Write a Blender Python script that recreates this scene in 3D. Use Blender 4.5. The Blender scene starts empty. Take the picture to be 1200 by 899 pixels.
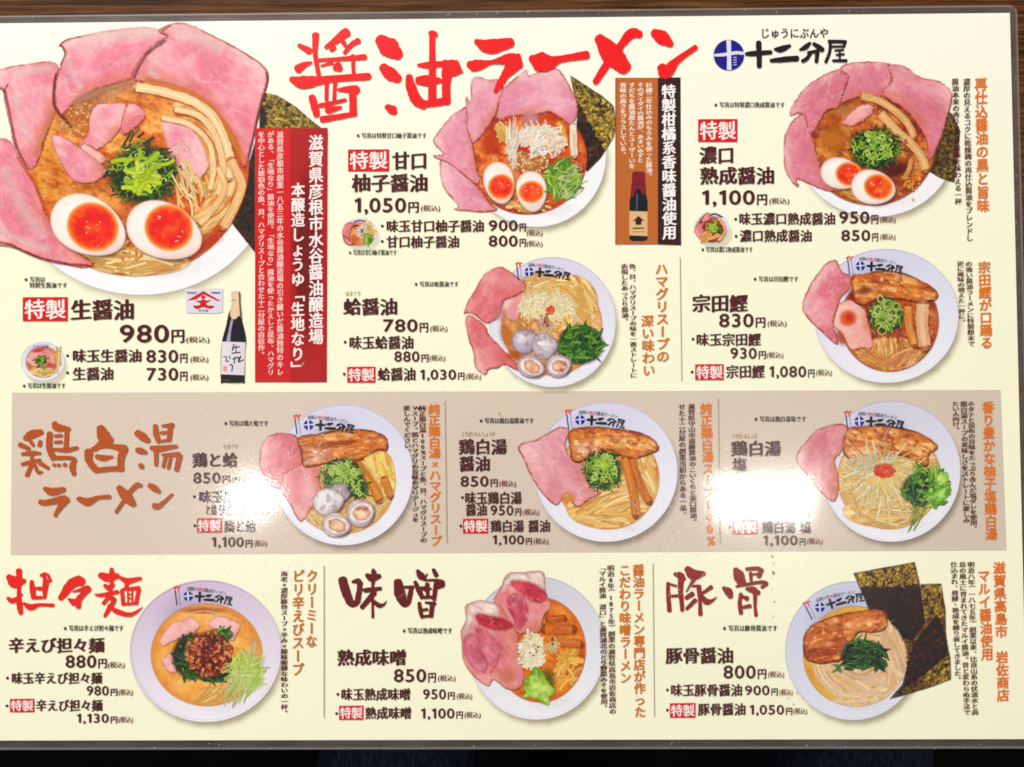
import bpy, math, random
import numpy as np
from mathutils import Vector, Matrix
from mathutils.geometry import tessellate_polygon

S = bpy.context.scene
COL = S.collection
PI = math.pi

# ------------------------------------------------------------------ camera
CAM = (0.00691339, -0.01432752, 0.3503397)
EUL = (0.03008226, 0.01074169, -0.00552062)
FPX = 1000.0
def rot_xyz(a, b, c):
    X = np.array([[1, 0, 0], [0, math.cos(a), -math.sin(a)], [0, math.sin(a), math.cos(a)]])
    Y = np.array([[math.cos(b), 0, math.sin(b)], [0, 1, 0], [-math.sin(b), 0, math.cos(b)]])
    Z = np.array([[math.cos(c), -math.sin(c), 0], [math.sin(c), math.cos(c), 0], [0, 0, 1]])
    return Z @ Y @ X
ROT = rot_xyz(*EUL)
cam = bpy.data.cameras.new('camera')
cam.sensor_width = 36.0; cam.sensor_fit = 'HORIZONTAL'; cam.lens = 36.0 * FPX / 1200.0
cam.clip_start = 0.01; cam.clip_end = 50
camo = bpy.data.objects.new('camera', cam); COL.objects.link(camo)
M4 = Matrix([list(r) + [0] for r in ROT.tolist()] + [[0, 0, 0, 1]])
camo.matrix_world = Matrix.Translation(CAM) @ M4
S.camera = camo

# layout on the sheet: positions measured on the printed sheet, turned into metres on the sheet's plane (z = 0)
def lay(P):
    P = np.asarray(P, float).reshape(-1, 2)
    d = np.stack([(P[:, 0] - 600) / FPX, -(P[:, 1] - 449.5) / FPX, -np.ones(len(P))], 1) @ ROT.T
    t = -CAM[2] / d[:, 2]
    return np.stack([CAM[0] + t * d[:, 0], CAM[1] + t * d[:, 1]], 1)

# ------------------------------------------------------------------ world, lamps, exposure
W = bpy.data.worlds.new('World'); S.world = W; W.use_nodes = True
W.node_tree.nodes['Background'].inputs[0].default_value = (0.96, 0.98, 1.0, 1)
W.node_tree.nodes['Background'].inputs[1].default_value = 0.30
S.view_settings.view_transform = 'Standard'; S.view_settings.look = 'None'
S.view_settings.exposure = 0.0; S.view_settings.gamma = 1.0
S.cycles.transparent_max_bounces = 96
S.cycles.max_bounces = 6
S.cycles.filter_width = 1.75

def lamp_over(px, py, height, sx, sy, power, name, colour=(1, 0.96, 0.9), shape='ELLIPSE'):
    """ceiling lamp whose mirror image lies over the given spot of the sheet"""
    p = lay([(px, py)])[0]
    r = np.array([p[0] - CAM[0], p[1] - CAM[1], CAM[2]])
    L = np.array([p[0], p[1], 0]) + r * (height / r[2])
    ld = bpy.data.lights.new(name, 'AREA'); ld.shape = shape; ld.size = sx; ld.size_y = sy
    ld.energy = power; ld.color = colour
    o = bpy.data.objects.new(name, ld); COL.objects.link(o); o.location = L
    o.rotation_euler = (0, 0, 0)
    return o
lamp_over(896, 584, 1.5, 0.205, 0.085, 3.3, 'ceiling_lamp', shape='RECTANGLE')
lamp_over(295, 584, 1.5, 0.085, 0.05, 2.0, 'ceiling_lamp')
wl = bpy.data.lights.new('soft_lamp', 'AREA'); wl.shape = 'RECTANGLE'; wl.size = 1.0; wl.size_y = .8
wl.energy = 67; wl.color = (1.0, 0.97, 0.92)
wo = bpy.data.objects.new('soft_lamp', wl); COL.objects.link(wo); wo.location = (-.80, 1.55, 1.5)
wo.rotation_euler = (Vector((0, 0, 0)) - Vector(wo.location)).to_track_quat('-Z', 'Y').to_euler()

# ------------------------------------------------------------------ materials
def lin(c):
    return tuple(((v / 255) / 12.92 if v / 255 <= .04045 else (((v / 255) + .055) / 1.055) ** 2.4) for v in c[:3])
SAT = 1.10                      # chroma of the printing inks
def ink(c):
    """albedo of an ink that reads as colour c beside paper white"""
    m = (c[0] + c[1] + c[2]) / 3; c = [min(255, max(0, m + (v - m) * SAT)) for v in c[:3]]
    return tuple(max(.003, v * 0.84 - .015) for v in lin(c))
def nodes_of(name):
    m = bpy.data.materials.new(name); m.use_nodes = True
    nt = m.node_tree; nt.nodes.clear()
    out = nt.nodes.new('ShaderNodeOutputMaterial'); b = nt.nodes.new('ShaderNodeBsdfPrincipled')
    nt.links.new(b.outputs[0], out.inputs[0])
    return m, nt, b
def nd(nt, t, **kw):
    n = nt.nodes.new(t)
    for k, v in kw.items(): setattr(n, k, v)
    return n
def gloss_coat(nt, b):
    """the glossy, slightly worn laminate over every printed surface"""
    tc = nd(nt, 'ShaderNodeTexCoord')
    n1 = nd(nt, 'ShaderNodeTexNoise'); n1.inputs['Scale'].default_value = 900; n1.inputs['Detail'].default_value = 3
    n2 = nd(nt, 'ShaderNodeTexNoise'); n2.inputs['Scale'].default_value = 22; n2.inputs['Detail'].default_value = 2
    nt.links.new(tc.outputs['Object'], n1.inputs['Vector']); nt.links.new(tc.outputs['Object'], n2.inputs['Vector'])
    b1 = nd(nt, 'ShaderNodeBump'); b1.inputs['Strength'].default_value = 0.05; b1.inputs['Distance'].default_value = 0.0002
    b2 = nd(nt, 'ShaderNodeBump'); b2.inputs['Strength'].default_value = 0.25; b2.inputs['Distance'].default_value = 0.0008
    nt.links.new(n1.outputs['Fac'], b1.inputs['Height']); nt.links.new(n2.outputs['Fac'], b2.inputs['Height'])
    nt.links.new(b2.outputs[0], b1.inputs['Normal'])
    nt.links.new(b1.outputs[0], b.inputs['Coat Normal'])
    b.inputs['Coat Weight'].default_value = 1.0; b.inputs['Coat Roughness'].default_value = 0.075
    b.inputs['Coat IOR'].default_value = 1.5
    b.inputs['Roughness'].default_value = 0.27; b.inputs['Specular IOR Level'].default_value = 0.22
    return tc
INK, nt, b = nodes_of('printed_ink')
tc = gloss_coat(nt, b)
at = nd(nt, 'ShaderNodeAttribute', attribute_name='Col'); gr = nd(nt, 'ShaderNodeAttribute', attribute_name='grain')
na = nd(nt, 'ShaderNodeTexNoise'); na.inputs['Scale'].default_value = 1500; na.inputs['Detail'].default_value = 1
nb = nd(nt, 'ShaderNodeTexNoise'); nb.inputs['Scale'].default_value = 330; nb.inputs['Detail'].default_value = 4; nb.inputs['Roughness'].default_value = .65
for n in (na, nb): nt.links.new(tc.outputs['Object'], n.inputs['Vector'])
ad = nd(nt, 'ShaderNodeVectorMath', operation='ADD'); nt.links.new(na.outputs['Fac'], ad.inputs[0]); nt.links.new(nb.outputs['Color'], ad.inputs[1])
sb = nd(nt, 'ShaderNodeVectorMath', operation='SUBTRACT'); nt.links.new(ad.outputs[0], sb.inputs[0]); sb.inputs[1].default_value = (1, 1, 1)
mu = nd(nt, 'ShaderNodeVectorMath', operation='SCALE'); nt.links.new(sb.outputs[0], mu.inputs[0]); nt.links.new(gr.outputs['Fac'], mu.inputs['Scale'])
a1 = nd(nt, 'ShaderNodeVectorMath', operation='ADD'); nt.links.new(mu.outputs[0], a1.inputs[0]); a1.inputs[1].default_value = (1, 1, 1)
vm = nd(nt, 'ShaderNodeVectorMath', operation='MULTIPLY'); nt.links.new(at.outputs['Color'], vm.inputs[0]); nt.links.new(a1.outputs[0], vm.inputs[1])
nt.links.new(vm.outputs[0], b.inputs['Base Color']); nt.links.new(at.outputs['Alpha'], b.inputs['Alpha'])

def plain(name, rgb, rough=.5, alpha=1.0, coat=0.0):
    m, nt, b = nodes_of(name)
    b.inputs['Base Color'].default_value = (*rgb, 1); b.inputs['Roughness'].default_value = rough
    b.inputs['Alpha'].default_value = alpha; b.inputs['Coat Weight'].default_value = coat
    return m, nt, b
# laminate film beyond the paper
FILM, nt, b = plain('laminate_film', (0.17, 0.145, 0.138), .32, 0.42)
b.inputs['Specular IOR Level'].default_value = .22
n = nd(nt, 'ShaderNodeTexNoise'); n.inputs['Scale'].default_value = 140; n.inputs['Detail'].default_value = 5
tc = nd(nt, 'ShaderNodeTexCoord'); mp = nd(nt, 'ShaderNodeMapping'); mp.inputs['Scale'].default_value = (.25, 1, 1)
nt.links.new(tc.outputs['Object'], mp.inputs[0]); nt.links.new(mp.outputs[0], n.inputs['Vector'])
mr = nd(nt, 'ShaderNodeMapRange'); mr.inputs[1].default_value = .3; mr.inputs[2].default_value = .7; mr.inputs[3].default_value = .16; mr.inputs[4].default_value = .34
nt.links.new(n.outputs['Fac'], mr.inputs[0]); nt.links.new(mr.outputs[0], b.inputs['Alpha'])
bp = nd(nt, 'ShaderNodeBump'); bp.inputs['Strength'].default_value = .3; bp.inputs['Distance'].default_value = .0005
nt.links.new(n.outputs['Fac'], bp.inputs['Height']); nt.links.new(bp.outputs[0], b.inputs['Normal'])
RIM, nt, b = plain('laminate_rim', (0.36, 0.31, 0.28), .30, 0.36)
b.inputs['Specular IOR Level'].default_value = .25
SCR, nt, b = plain('scratch', (0.85, 0.85, 0.85), .33, 0.30)
b.inputs['Specular IOR Level'].default_value = 1.0
# wood of the table
WOOD, nt, b = nodes_of('dark_wood')
tc = nd(nt, 'ShaderNodeTexCoord'); mp = nd(nt, 'ShaderNodeMapping'); mp.inputs['Scale'].default_value = (16, 620, 20)
n1 = nd(nt, 'ShaderNodeTexNoise'); n1.inputs['Scale'].default_value = 1.0; n1.inputs['Detail'].default_value = 7; n1.inputs['Distortion'].default_value = .8
mp2 = nd(nt, 'ShaderNodeMapping'); mp2.inputs['Scale'].default_value = (90, 2600, 60)
n2 = nd(nt, 'ShaderNodeTexNoise'); n2.inputs['Scale'].default_value = 1.0; n2.inputs['Detail'].default_value = 3
for m_, n_ in ((mp, n1), (mp2, n2)):
    nt.links.new(tc.outputs['Object'], m_.inputs[0]); nt.links.new(m_.outputs[0], n_.inputs['Vector'])
mx = nd(nt, 'ShaderNodeMath', operation='MULTIPLY_ADD'); nt.links.new(n2.outputs['Fac'], mx.inputs[0]); mx.inputs[1].default_value = .45
nt.links.new(n1.outputs['Fac'], mx.inputs[2])
cr = nd(nt, 'ShaderNodeValToRGB'); e = cr.color_ramp.elements
e[0].position = .50; e[0].color = (.016, .0055, .0018, 1); e[1].position = .95; e[1].color = (.15, .058, .018, 1)
x = e.new(.70); x.color = (.062, .0225, .0068, 1)
nt.links.new(mx.outputs[0], cr.inputs[0]); nt.links.new(cr.outputs[0], b.inputs['Base Color'])
b.inputs['Roughness'].default_value = .5; b.inputs['Specular IOR Level'].default_value = .06
bp = nd(nt, 'ShaderNodeBump'); bp.inputs['Strength'].default_value = .15; bp.inputs['Distance'].default_value = .0004
nt.links.new(mx.outputs[0], bp.inputs['Height']); nt.links.new(bp.outputs[0], b.inputs['Normal'])
# cloth of the trousers
CLOTH, nt, b = nodes_of('dark_navy_cloth')
tc = nd(nt, 'ShaderNodeTexCoord'); n1 = nd(nt, 'ShaderNodeTexNoise'); n1.inputs['Scale'].default_value = 700; n1.inputs['Detail'].default_value = 3
mp = nd(nt, 'ShaderNodeMapping'); mp.inputs['Scale'].default_value = (1, .25, 1)
nt.links.new(tc.outputs['Object'], mp.inputs[0]); nt.links.new(mp.outputs[0], n1.inputs['Vector'])
cr = nd(nt, 'ShaderNodeValToRGB'); e = cr.color_ramp.elements
e[0].position = .35; e[0].color = (.006, .008, .015, 1); e[1].position = .7; e[1].color = (.022, .027, .045, 1)
nt.links.new(n1.outputs['Fac'], cr.inputs[0]); nt.links.new(cr.outputs[0], b.inputs['Base Color']); b.inputs['Roughness'].default_value = .9; b.inputs['Specular IOR Level'].default_value = 0.05
FLOOR, nt, b = plain('dark_floor', (.004, .0038, .0035), .9)
b.inputs['Specular IOR Level'].default_value = 0.02
tc = nd(nt, 'ShaderNodeTexCoord'); n1 = nd(nt, 'ShaderNodeTexNoise'); n1.inputs['Scale'].default_value = 6; n1.inputs['Detail'].default_value = 5
cr = nd(nt, 'ShaderNodeValToRGB'); e = cr.color_ramp.elements; e[0].color = (.002, .002, .002, 1); e[1].color = (.007, .0065, .006, 1)
nt.links.new(tc.outputs['Object'], n1.inputs['Vector']); nt.links.new(n1.outputs['Fac'], cr.inputs[0]); nt.links.new(cr.outputs[0], b.inputs['Base Color'])

# ------------------------------------------------------------------ object helpers
def mesh_obj(name, verts, faces, mat, parent=None, smooth=False):
    me = bpy.data.meshes.new(name); me.from_pydata(verts, [], faces); me.materials.append(mat); me.update()
    if smooth: me.polygons.foreach_set('use_smooth', [True] * len(me.polygons))
    o = bpy.data.objects.new(name, me); COL.objects.link(o)
    if parent: o.parent = parent
    return o
def tag(o, label=None, cat=None, group=None, kind=None):
    for k, v in (('label', label), ('category', cat), ('group', group), ('kind', kind)):
        if v: o[k] = v
def box(x0, x1, y0, y1, z0, z1):
    v = [(x, y, z) for z in (z0, z1) for y in (y0, y1) for x in (x0, x1)]
    f = [(0, 2, 3, 1), (4, 5, 7, 6), (0, 1, 5, 4), (2, 6, 7, 3), (0, 4, 6, 2), (1, 3, 7, 5)]
    return v, f

# ------------------------------------------------------------------ floor, table, sitter
fl = mesh_obj('floor', *box(-3, 3, -3, 3, -.80, -.74), FLOOR); tag(fl, 'very dark floor below the table', kind='structure')
def round_box(x0, x1, y0, y1, z0, z1, bev):
    import bmesh
    bm = bmesh.new(); v, f = box(x0, x1, y0, y1, z0, z1)
    vs = [bm.verts.new(p) for p in v]
    for q in f: bm.faces.new([vs[i] for i in q])
    bmesh.ops.bevel(bm, geom=bm.edges[:], offset=bev, segments=3, affect='EDGES', profile=.5)
    V = [tuple(q.co) for q in bm.verts]; bm.verts.index_update(); F = [[q.index for q in fc.verts] for fc in bm.faces]; bm.free()
    return V, F
tab = bpy.data.objects.new('table', None); COL.objects.link(tab); tab.location = (.0, .25, -.74)
tag(tab, 'dark brown wood-grain table under the laminated menu', 'table')
to = mesh_obj('table_top', *round_box(-.75, .75, -.1485, .62, -.0312, -.0012, .003), WOOD)
def keep(o, p):
    o.parent = p; o.matrix_parent_inverse = Matrix.Translation(p.location).inverted()
keep(to, tab)
for sx in (-.68, .68):
    for sy in (-.05, .54):
        keep(mesh_obj('leg', *round_box(sx - .03, sx + .03, sy - .03, sy + .03, -.7398, -.0313, .004), WOOD), tab)

def sitter():
    """seated lap: hips, two thighs and shins as one continuous skinned body in trousers"""
    J = [((.03, -.62, -.20), .135), ((-.09, -.52, -.205), .090), ((.15, -.52, -.205), .090),
         ((-.078, -.30, -.205), .056), ((-.066, -.12, -.20), .050), ((.208, -.30, -.205), .052), ((.232, -.12, -.20), .046),
         ((-.070, -.07, -.44), .050), ((-.07, -.10, -.67), .042), ((.232, -.07, -.44), .046), ((.232, -.10, -.67), .042)]
    E = [(0, 1), (0, 2), (1, 3), (3, 4), (2, 5), (5, 6), (4, 7), (7, 8), (6, 9), (9, 10)]
    me = bpy.data.meshes.new('person'); me.from_pydata([j[0] for j in J], E, []); me.materials.append(CLOTH)
    o = bpy.data.objects.new('person', me); COL.objects.link(o)
    sk = o.modifiers.new('skin', 'SKIN'); o.modifiers.new('sub', 'SUBSURF').levels = 2; o.modifiers['sub'].render_levels = 2
    for i, j in enumerate(J): me.skin_vertices[0].data[i].radius = (j[1], j[1])
    me.skin_vertices[0].data[0].use_root = True
    tag(o, 'legs of a seated person in dark navy trousers below the menu', 'person')
sitter()

# ------------------------------------------------------------------ the menu: sheet and laminate
menu = bpy.data.objects.new('laminated_menu', None); COL.objects.link(menu); menu.location = (0, 0, 0)
tag(menu, 'large cream laminated ramen menu with bowl pictures and red brush title lying on dark wood', 'menu')
X0, X1, Y0, Y1 = -.2125, .2100, -.1484, .1484
TH = .0010
def rrect(x0, x1, y0, y1, r, n=6):
    P = []
    for cx, cy, a in ((x1 - r, y1 - r, 0), (x0 + r, y1 - r, 90), (x0 + r, y0 + r, 180), (x1 - r, y0 + r, 270)):
        for k in range(n + 1):
            t = math.radians(a + 90 * k / n); P.append((cx + r * math.cos(t), cy + r * math.sin(t)))
    return P
def ring(name, A, B, zt, zb, mat, zt2=None):
    n = len(A); v = [(*p, zt) for p in A] + [(*p, zt2 if zt2 is not None else zt) for p in B] + [(*p, zb) for p in A] + [(*p, zb) for p in B]
    f = []
    for i in range(n):
        j = (i + 1) % n
        f += [(i, n + i, n + j, j), (n + i, 3 * n + i, 3 * n + j, n + j), (2 * n + i, 2 * n + j, 3 * n + j, 3 * n + i), (i, j, 2 * n + j, 2 * n + i)]
    return mesh_obj(name, v, f, mat, menu)
inner = rrect(X0, X1, Y0, Y1, .0004)
mid = rrect(X0 - .0026, X1 + .0026, Y0 - .0031, Y1 + .0027, .0026)
outer = rrect(X0 - .0033, X1 + .0033, Y0 - .0039, Y1 + .0034, .0036)
ring('laminate_border', inner, mid, -.0001, -.0008, FILM, -.0003)
ring('laminate_rim', mid, outer, -.00022, -.0010, RIM, -.0004)

# ------------------------------------------------------------------ print engine
ZS = 0.13e-6                      # thickness of one printed layer
GB = {}                          # glyph cache
DEBUG = 0
def ellipse(cx, cy, rx, ry, rot=0, n=48):
    a = np.linspace(0, 2 * PI, n, endpoint=False); c, s = math.cos(math.radians(rot)), math.sin(math.radians(rot))
    x, y = rx * np.cos(a), ry * np.sin(a)
    return np.stack([cx + x * c - y * s, cy + x * s + y * c], 1)
def spline(P, closed, sub):
    P = np.asarray(P, float); n = len(P)
    if n < 3 and not closed:
        t = np.linspace(0, 1, max(2, sub * (n - 1) + 1))[:, None]; return P[0] * (1 - t) + P[-1] * t if n == 2 else P
    out = []
    for i in range(n if closed else n - 1):
        if closed: p0, p1, p2, p3 = P[(i - 1) % n], P[i], P[(i + 1) % n], P[(i + 2) % n]
        else:
            p1, p2 = P[i], P[i + 1]; p0 = P[i - 1] if i else 2 * p1 - p2; p3 = P[i + 2] if i + 2 < n else 2 * p2 - p1
        for k in range(sub):
            t = k / sub
            out.append(.5 * (2 * p1 + (p2 - p0) * t + (2 * p0 - 5 * p1 + 4 * p2 - p3) * t * t + (3 * p1 - p0 - 3 * p2 + p3) * t ** 3))
    if not closed: out.append(P[-1])
    return np.array(out)
def inside(p, poly):
    x, y = p; X, Y = poly[:, 0], poly[:, 1]; X2, Y2 = np.roll(X, -1), np.roll(Y, -1)
    c = ((Y > y) != (Y2 > y))
    with np.errstate(divide='ignore', invalid='ignore'):
        xi = (X2 - X) * (y - Y) / (Y2 - Y) + X
    return bool(np.count_nonzero(c & (x < xi)) % 2)

def inkv(c):
    m = c.mean(1, keepdims=True); v = np.clip(m + (c - m) * SAT, 0, 255) / 255.0
    l = np.where(v <= .04045, v / 12.92, ((v + .055) / 1.055) ** 2.4)
    return np.maximum(.003, l * .84 - .015)
_NR = np.random.RandomState(5); _TAB = _NR.rand(256, 256)
def vnoise(x, y):
    xi, yi = np.floor(x).astype(int), np.floor(y).astype(int); fx, fy = x - xi, y - yi
    fx, fy = fx * fx * (3 - 2 * fx), fy * fy * (3 - 2 * fy)
    g = lambda a, b_: _TAB[a & 255, b_ & 255]
    return (g(xi, yi) * (1 - fx) + g(xi + 1, yi) * fx) * (1 - fy) + (g(xi, yi + 1) * (1 - fx) + g(xi + 1, yi + 1) * fx) * fy
def fbm(x, y, scale, oct=3, seed=0, ang=0, stretch=1.0, rough=.55):
    """smooth noise 0..1; scale in px of its broadest feature, stretched along ang"""
    c, s = math.cos(math.radians(ang)), math.sin(math.radians(ang)); u, v = (x * c + y * s) / (scale * stretch), (-x * s + y * c) / scale
    t = 0; a = 1; w = 0
    for k in range(oct):
        t = t + a * vnoise(u + seed * 17.3 + k * 31.7, v + seed * 9.1 + k * 12.9); w += a; a *= rough; u, v = u * 2.03, v * 2.03
    return np.clip((t / w - .5) * 1.5 + .5, 0, 1)
def sst(a, b_, x):
    t = np.clip((x - a) / (b_ - a), 0, 1); return t * t * (3 - 2 * t)
def mixc(A, B, t):
    return A + (np.asarray(B, float) - A) * np.asarray(t)[:, None]

class Pic:
    """one printed element and its pieces; every stroke gets its own thin layer"""
    def __init__(s, z): s.z = z
    def nz(s): s.z += ZS; return s.z

class Art:
    def __init__(s, name, pic, frame=(0, 0, 1.0), seed=1):
        s.name = name; s.pic = pic; s.fr = frame; s.u = frame[2]; s.V = []; s.F = []; s.C = []; s.G = []; s.Z = []; s.n = 0
        s.r = random.Random(seed)
    def add(s, P, F, C, G=.0, Z=None):
        P = np.asarray(P, float); n = len(P)
        s.V.append(np.stack([s.fr[0] + P[:, 0] / s.u, s.fr[1] + P[:, 1] / s.u], 1))
        C = np.asarray(C, float)
        if C.ndim == 1: C = np.tile(C, (n, 1))
        s.C.append(C); s.G.append(np.full(n, G)); s.Z.append(np.full(n, s.pic.nz()) if Z is None else Z)
        k = s.n; s.F += [tuple(i + k for i in f) for f in F]; s.n += n
    # -- filled outline with a soft inner edge
    def fill(s, pts, c, ce=None, ew=2.0, a=1.0, grain=.05, sub=5, jit=0.0, grad=None, smooth=True, patchy=False):
        O = spline(pts, True, sub) if smooth else np.asarray(pts, float)
        n = len(O)
        if jit:
            ph = [s.r.uniform(0, 6.3) for _ in range(4)]; i = np.arange(n)
            w = sum(np.sin(i * f + p) for f, p in zip((.7, 1.5, 2.6, 3.9), ph)) / 2.6
        T = np.roll(O, -1, 0) - np.roll(O, 1, 0); L = np.hypot(T[:, 0], T[:, 1]) + 1e-9
        area = .5 * np.sum(O[:, 0] * np.roll(O[:, 1], -1) - np.roll(O[:, 0], -1) * O[:, 1])
        N = np.stack([-T[:, 1] / L, T[:, 0] / L], 1) * (1 if area > 0 else -1)
        if jit: O = O + N * (w * jit * s.u)[:, None]
        def colour(Q, c):
            k = np.tile(np.array([*ink(c), a]), (len(Q), 1))
            if grad:
                g, dx, dy = grad; d = Q @ np.array([dx, dy]); d = (d - d.min()) / (np.ptp(d) + 1e-9)
                k[:, :3] = k[:, :3] * (1 - d[:, None]) + np.array(ink(g)) * d[:, None]
            return k
        if ce is None:
            tri = tessellate_polygon([[Vector((*p, 0)) for p in O]])
            s.add(O, tri, colour(O, c), grain); return O
        I = O + N * ew * s.u
        CE = np.tile(np.array([*ink(ce), a]), (n, 1)); CI = colour(I, c)
        if patchy:
            i = np.arange(n); m = np.clip(.62 + .5 * np.sin(i * .37 + s.r.uniform(0, 6)) * np.sin(i * .11 + s.r.uniform(0, 6)) + .25 * np.sin(i * 1.3), .08, 1)[:, None]
            CE[:, :3] = CE[:, :3] * m + CI[:, :3] * .9 * (1 - m)
        q = [(i, (i + 1) % n, n + (i + 1) % n, n + i) for i in range(n)]
        tri = [tuple(n + j for j in t) for t in tessellate_polygon([[Vector((*p, 0)) for p in I]])]
        Z = s.pic.nz(); ZZ = np.concatenate([np.full(n, Z), np.full(n, Z + ZS * .3)])
        s.add(np.concatenate([O, I]), q + tri, np.concatenate([CE, CI]), grain, ZZ)
        return O
    # -- densely coloured area: fn(x, y, d) gives sRGB; x, y and the depth d inside the outline in sheet px
    def paint(s, pts, fn, sub=6, jit=0.0, step=1.0, smooth=True, soft=.7, alpha=1.0, grain=.12):
        O = spline(pts, True, sub) if smooth else np.asarray(pts, float)
        if not smooth:
            O = np.concatenate([np.linspace(O[i], O[(i + 1) % len(O)], 10, endpoint=False) for i in range(len(O))])
        n = len(O)
        if jit:
            T = np.roll(O, -1, 0) - np.roll(O, 1, 0); L = np.hypot(T[:, 0], T[:, 1]) + 1e-9; ph = [s.r.uniform(0, 6.3) for _ in range(4)]; i = np.arange(n)
            w = sum(np.sin(i * f + p) for f, p in zip((.7, 1.5, 2.6, 3.9), ph)) / 2.6
            O = O + np.stack([-T[:, 1] / L, T[:, 0] / L], 1) * (w * jit * s.u)[:, None]
        Q = O / s.u + np.array(s.fr[:2]); st = step
        x0, y0 = Q.min(0) - 1.5; x1, y1 = Q.max(0) + 1.5
        nx, ny = int((x1 - x0) / st) + 2, int((y1 - y0) / st) + 2
        X, Y = np.meshgrid(x0 + np.arange(nx) * st, y0 + np.arange(ny) * st); X, Y = X.ravel(), Y.ravel()
        A0, B0 = Q, np.roll(Q, -1, 0); d2 = np.full(len(X), 1e9); ins = np.zeros(len(X), bool)
        for a, b_ in zip(A0, B0):
            ex, ey = b_ - a; l2 = ex * ex + ey * ey + 1e-12; t = np.clip(((X - a[0]) * ex + (Y - a[1]) * ey) / l2, 0, 1)
            d2 = np.minimum(d2, (X - a[0] - t * ex) ** 2 + (Y - a[1] - t * ey) ** 2)
            if a[1] != b_[1]: ins ^= ((a[1] > Y) != (b_[1] > Y)) & (X < ex * (Y - a[1]) / ey + a[0])
        d = np.sqrt(d2) * np.where(ins, 1, -1); al = sst(-soft, soft, d) * alpha
        keep_ = al.reshape(ny, nx) > 0; cell = keep_[:-1, :-1] | keep_[1:, :-1] | keep_[:-1, 1:] | keep_[1:, 1:]
        jj, ii = np.nonzero(cell); a = jj * nx + ii; F = np.stack([a, a + 1, a + nx + 1, a + nx], 1)
        used = np.unique(F); rem = np.full(nx * ny, -1); rem[used] = np.arange(len(used)); F = rem[F]
        X, Y, d, al = X[used], Y[used], d[used], al[used]
        C = inkv(fn(X, Y, np.maximum(d, 0)))
        P = np.stack([(X - s.fr[0]) * s.u, (Y - s.fr[1]) * s.u], 1)
        s.add(P, F.tolist(), np.column_stack([C, al]), grain)
        return O
    # -- soft round patch
    def blob(s, cx, cy, rx, ry, c, a=.6, rot=0, hard=.25, grain=.05, n=22):
        rings = [0, hard * .6 + .02, hard + .25 * (1 - hard), hard + .5 * (1 - hard), hard + .75 * (1 - hard), 1.0]
        al = [1, 1, .844, .5, .156, 0]
        P = [np.array([[cx, cy]])]; C = [np.array([[*ink(c), a]])]
        for rr, k in zip(rings[1:], al[1:]):
            P.append(ellipse(cx, cy, rx * rr, ry * rr, rot, n)); C.append(np.tile(np.array([*ink(c), a * k]), (n, 1)))
        F = [(0, 1 + i, 1 + (i + 1) % n) for i in range(n)]
        for k in range(len(rings) - 2):
            o = 1 + k * n; F += [(o + i, o + n + i, o + n + (i + 1) % n, o + (i + 1) % n) for i in range(n)]
        s.add(np.concatenate(P), F, np.concatenate(C), grain)
    # -- ribbon along a path; widths per point, edge colour/alpha
    def stroke(s, pts, w, c, ce=None, a=1.0, ae=None, grain=.05, sub=5, caps=True, rough=0.0, lift=1.0):
        pts = np.asarray(pts, float)
        if pts.shape[1] == 3: wid = pts[:, 2]; pts = pts[:, :2]
        else: wid = np.full(len(pts), float(w) * s.u)
        Q = spline(np.concatenate([pts, wid[:, None]], 1), False, sub); P = Q[:, :2]; wd = np.maximum(Q[:, 2], .01) * .5
        if caps:
            # round ends
            d0 = P[0] - P[1]; d0 = d0 / (np.hypot(*d0) + 1e-9); d1 = P[-1] - P[-2]; d1 = d1 / (np.hypot(*d1) + 1e-9)
            k = np.array([.95, .75, .4])
            wc = np.sqrt(1 - k ** 2)
            A0 = P[0] + d0 * (wd[0] * k * .8)[:, None]; A1 = P[-1] + d1 * (wd[-1] * k[::-1] * .8)[:, None]
            P = np.concatenate([A0, P, A1]); wd = np.concatenate([wd[0] * wc, wd, wd[-1] * wc[::-1]])
        n = len(P); T = np.gradient(P, axis=0); L = np.hypot(T[:, 0], T[:, 1]) + 1e-9
        N = np.stack([-T[:, 1] / L, T[:, 0] / L], 1)
        wl, wr = wd.copy(), wd.copy()
        if rough:
            wl = wl * np.array([1 + s.r.uniform(-rough, rough) for _ in range(n)]); wr = wr * np.array([1 + s.r.uniform(-rough, rough) for _ in range(n)])
        c4 = np.array([*ink(c), a]); e4 = np.array([*ink(ce if ce is not None else c), a if ae is None else ae])
        V = np.concatenate([P + N * wl[:, None], P, P - N * wr[:, None]]); CC = np.concatenate([np.tile(e4, (n, 1)), np.tile(c4, (n, 1)), np.tile(e4, (n, 1))])
        F = []
        for i in range(n - 1): F += [(i, i + 1, n + i + 1, n + i), (n + i, n + i + 1, 2 * n + i + 1, 2 * n + i)]
        z = s.pic.nz() + np.arange(n) * (ZS * .8 / n * lift); s.pic.z += ZS * .8 * (lift - 1); s.add(V, F, CC, grain, np.concatenate([z, z, z]))
    def dot(s, cx, cy, rx, ry, c, a=1.0, rot=0, n=8, grain=.05):
        P = ellipse(cx, cy, rx, ry, rot, n); s.add(P, [tuple(range(n))], np.array([*ink(c), a]), grain)
    def rect(s, x0, y0, x1, y1, c, grain=.03, grad=None, edge=None):
        s.fill([(x0, y0), (x1, y0), (x1, y1), (x0, y1)], c, smooth=False, grain=grain, grad=grad, ce=edge)
    def brush(s, strokes, c, fr=None, scale=1.0):
        for st in strokes:
            if len(st) == 1: x, y, w = st[0]; st = [(x - w * .12, y - w * .08, w * .9), (x + w * .12, y + w * .1, w * .85)]
            q = [(x, y, w * scale) for x, y, w in st]
            s.stroke(q, None, c, grain=.12, sub=7, rough=.07, lift=40.0)
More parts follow.
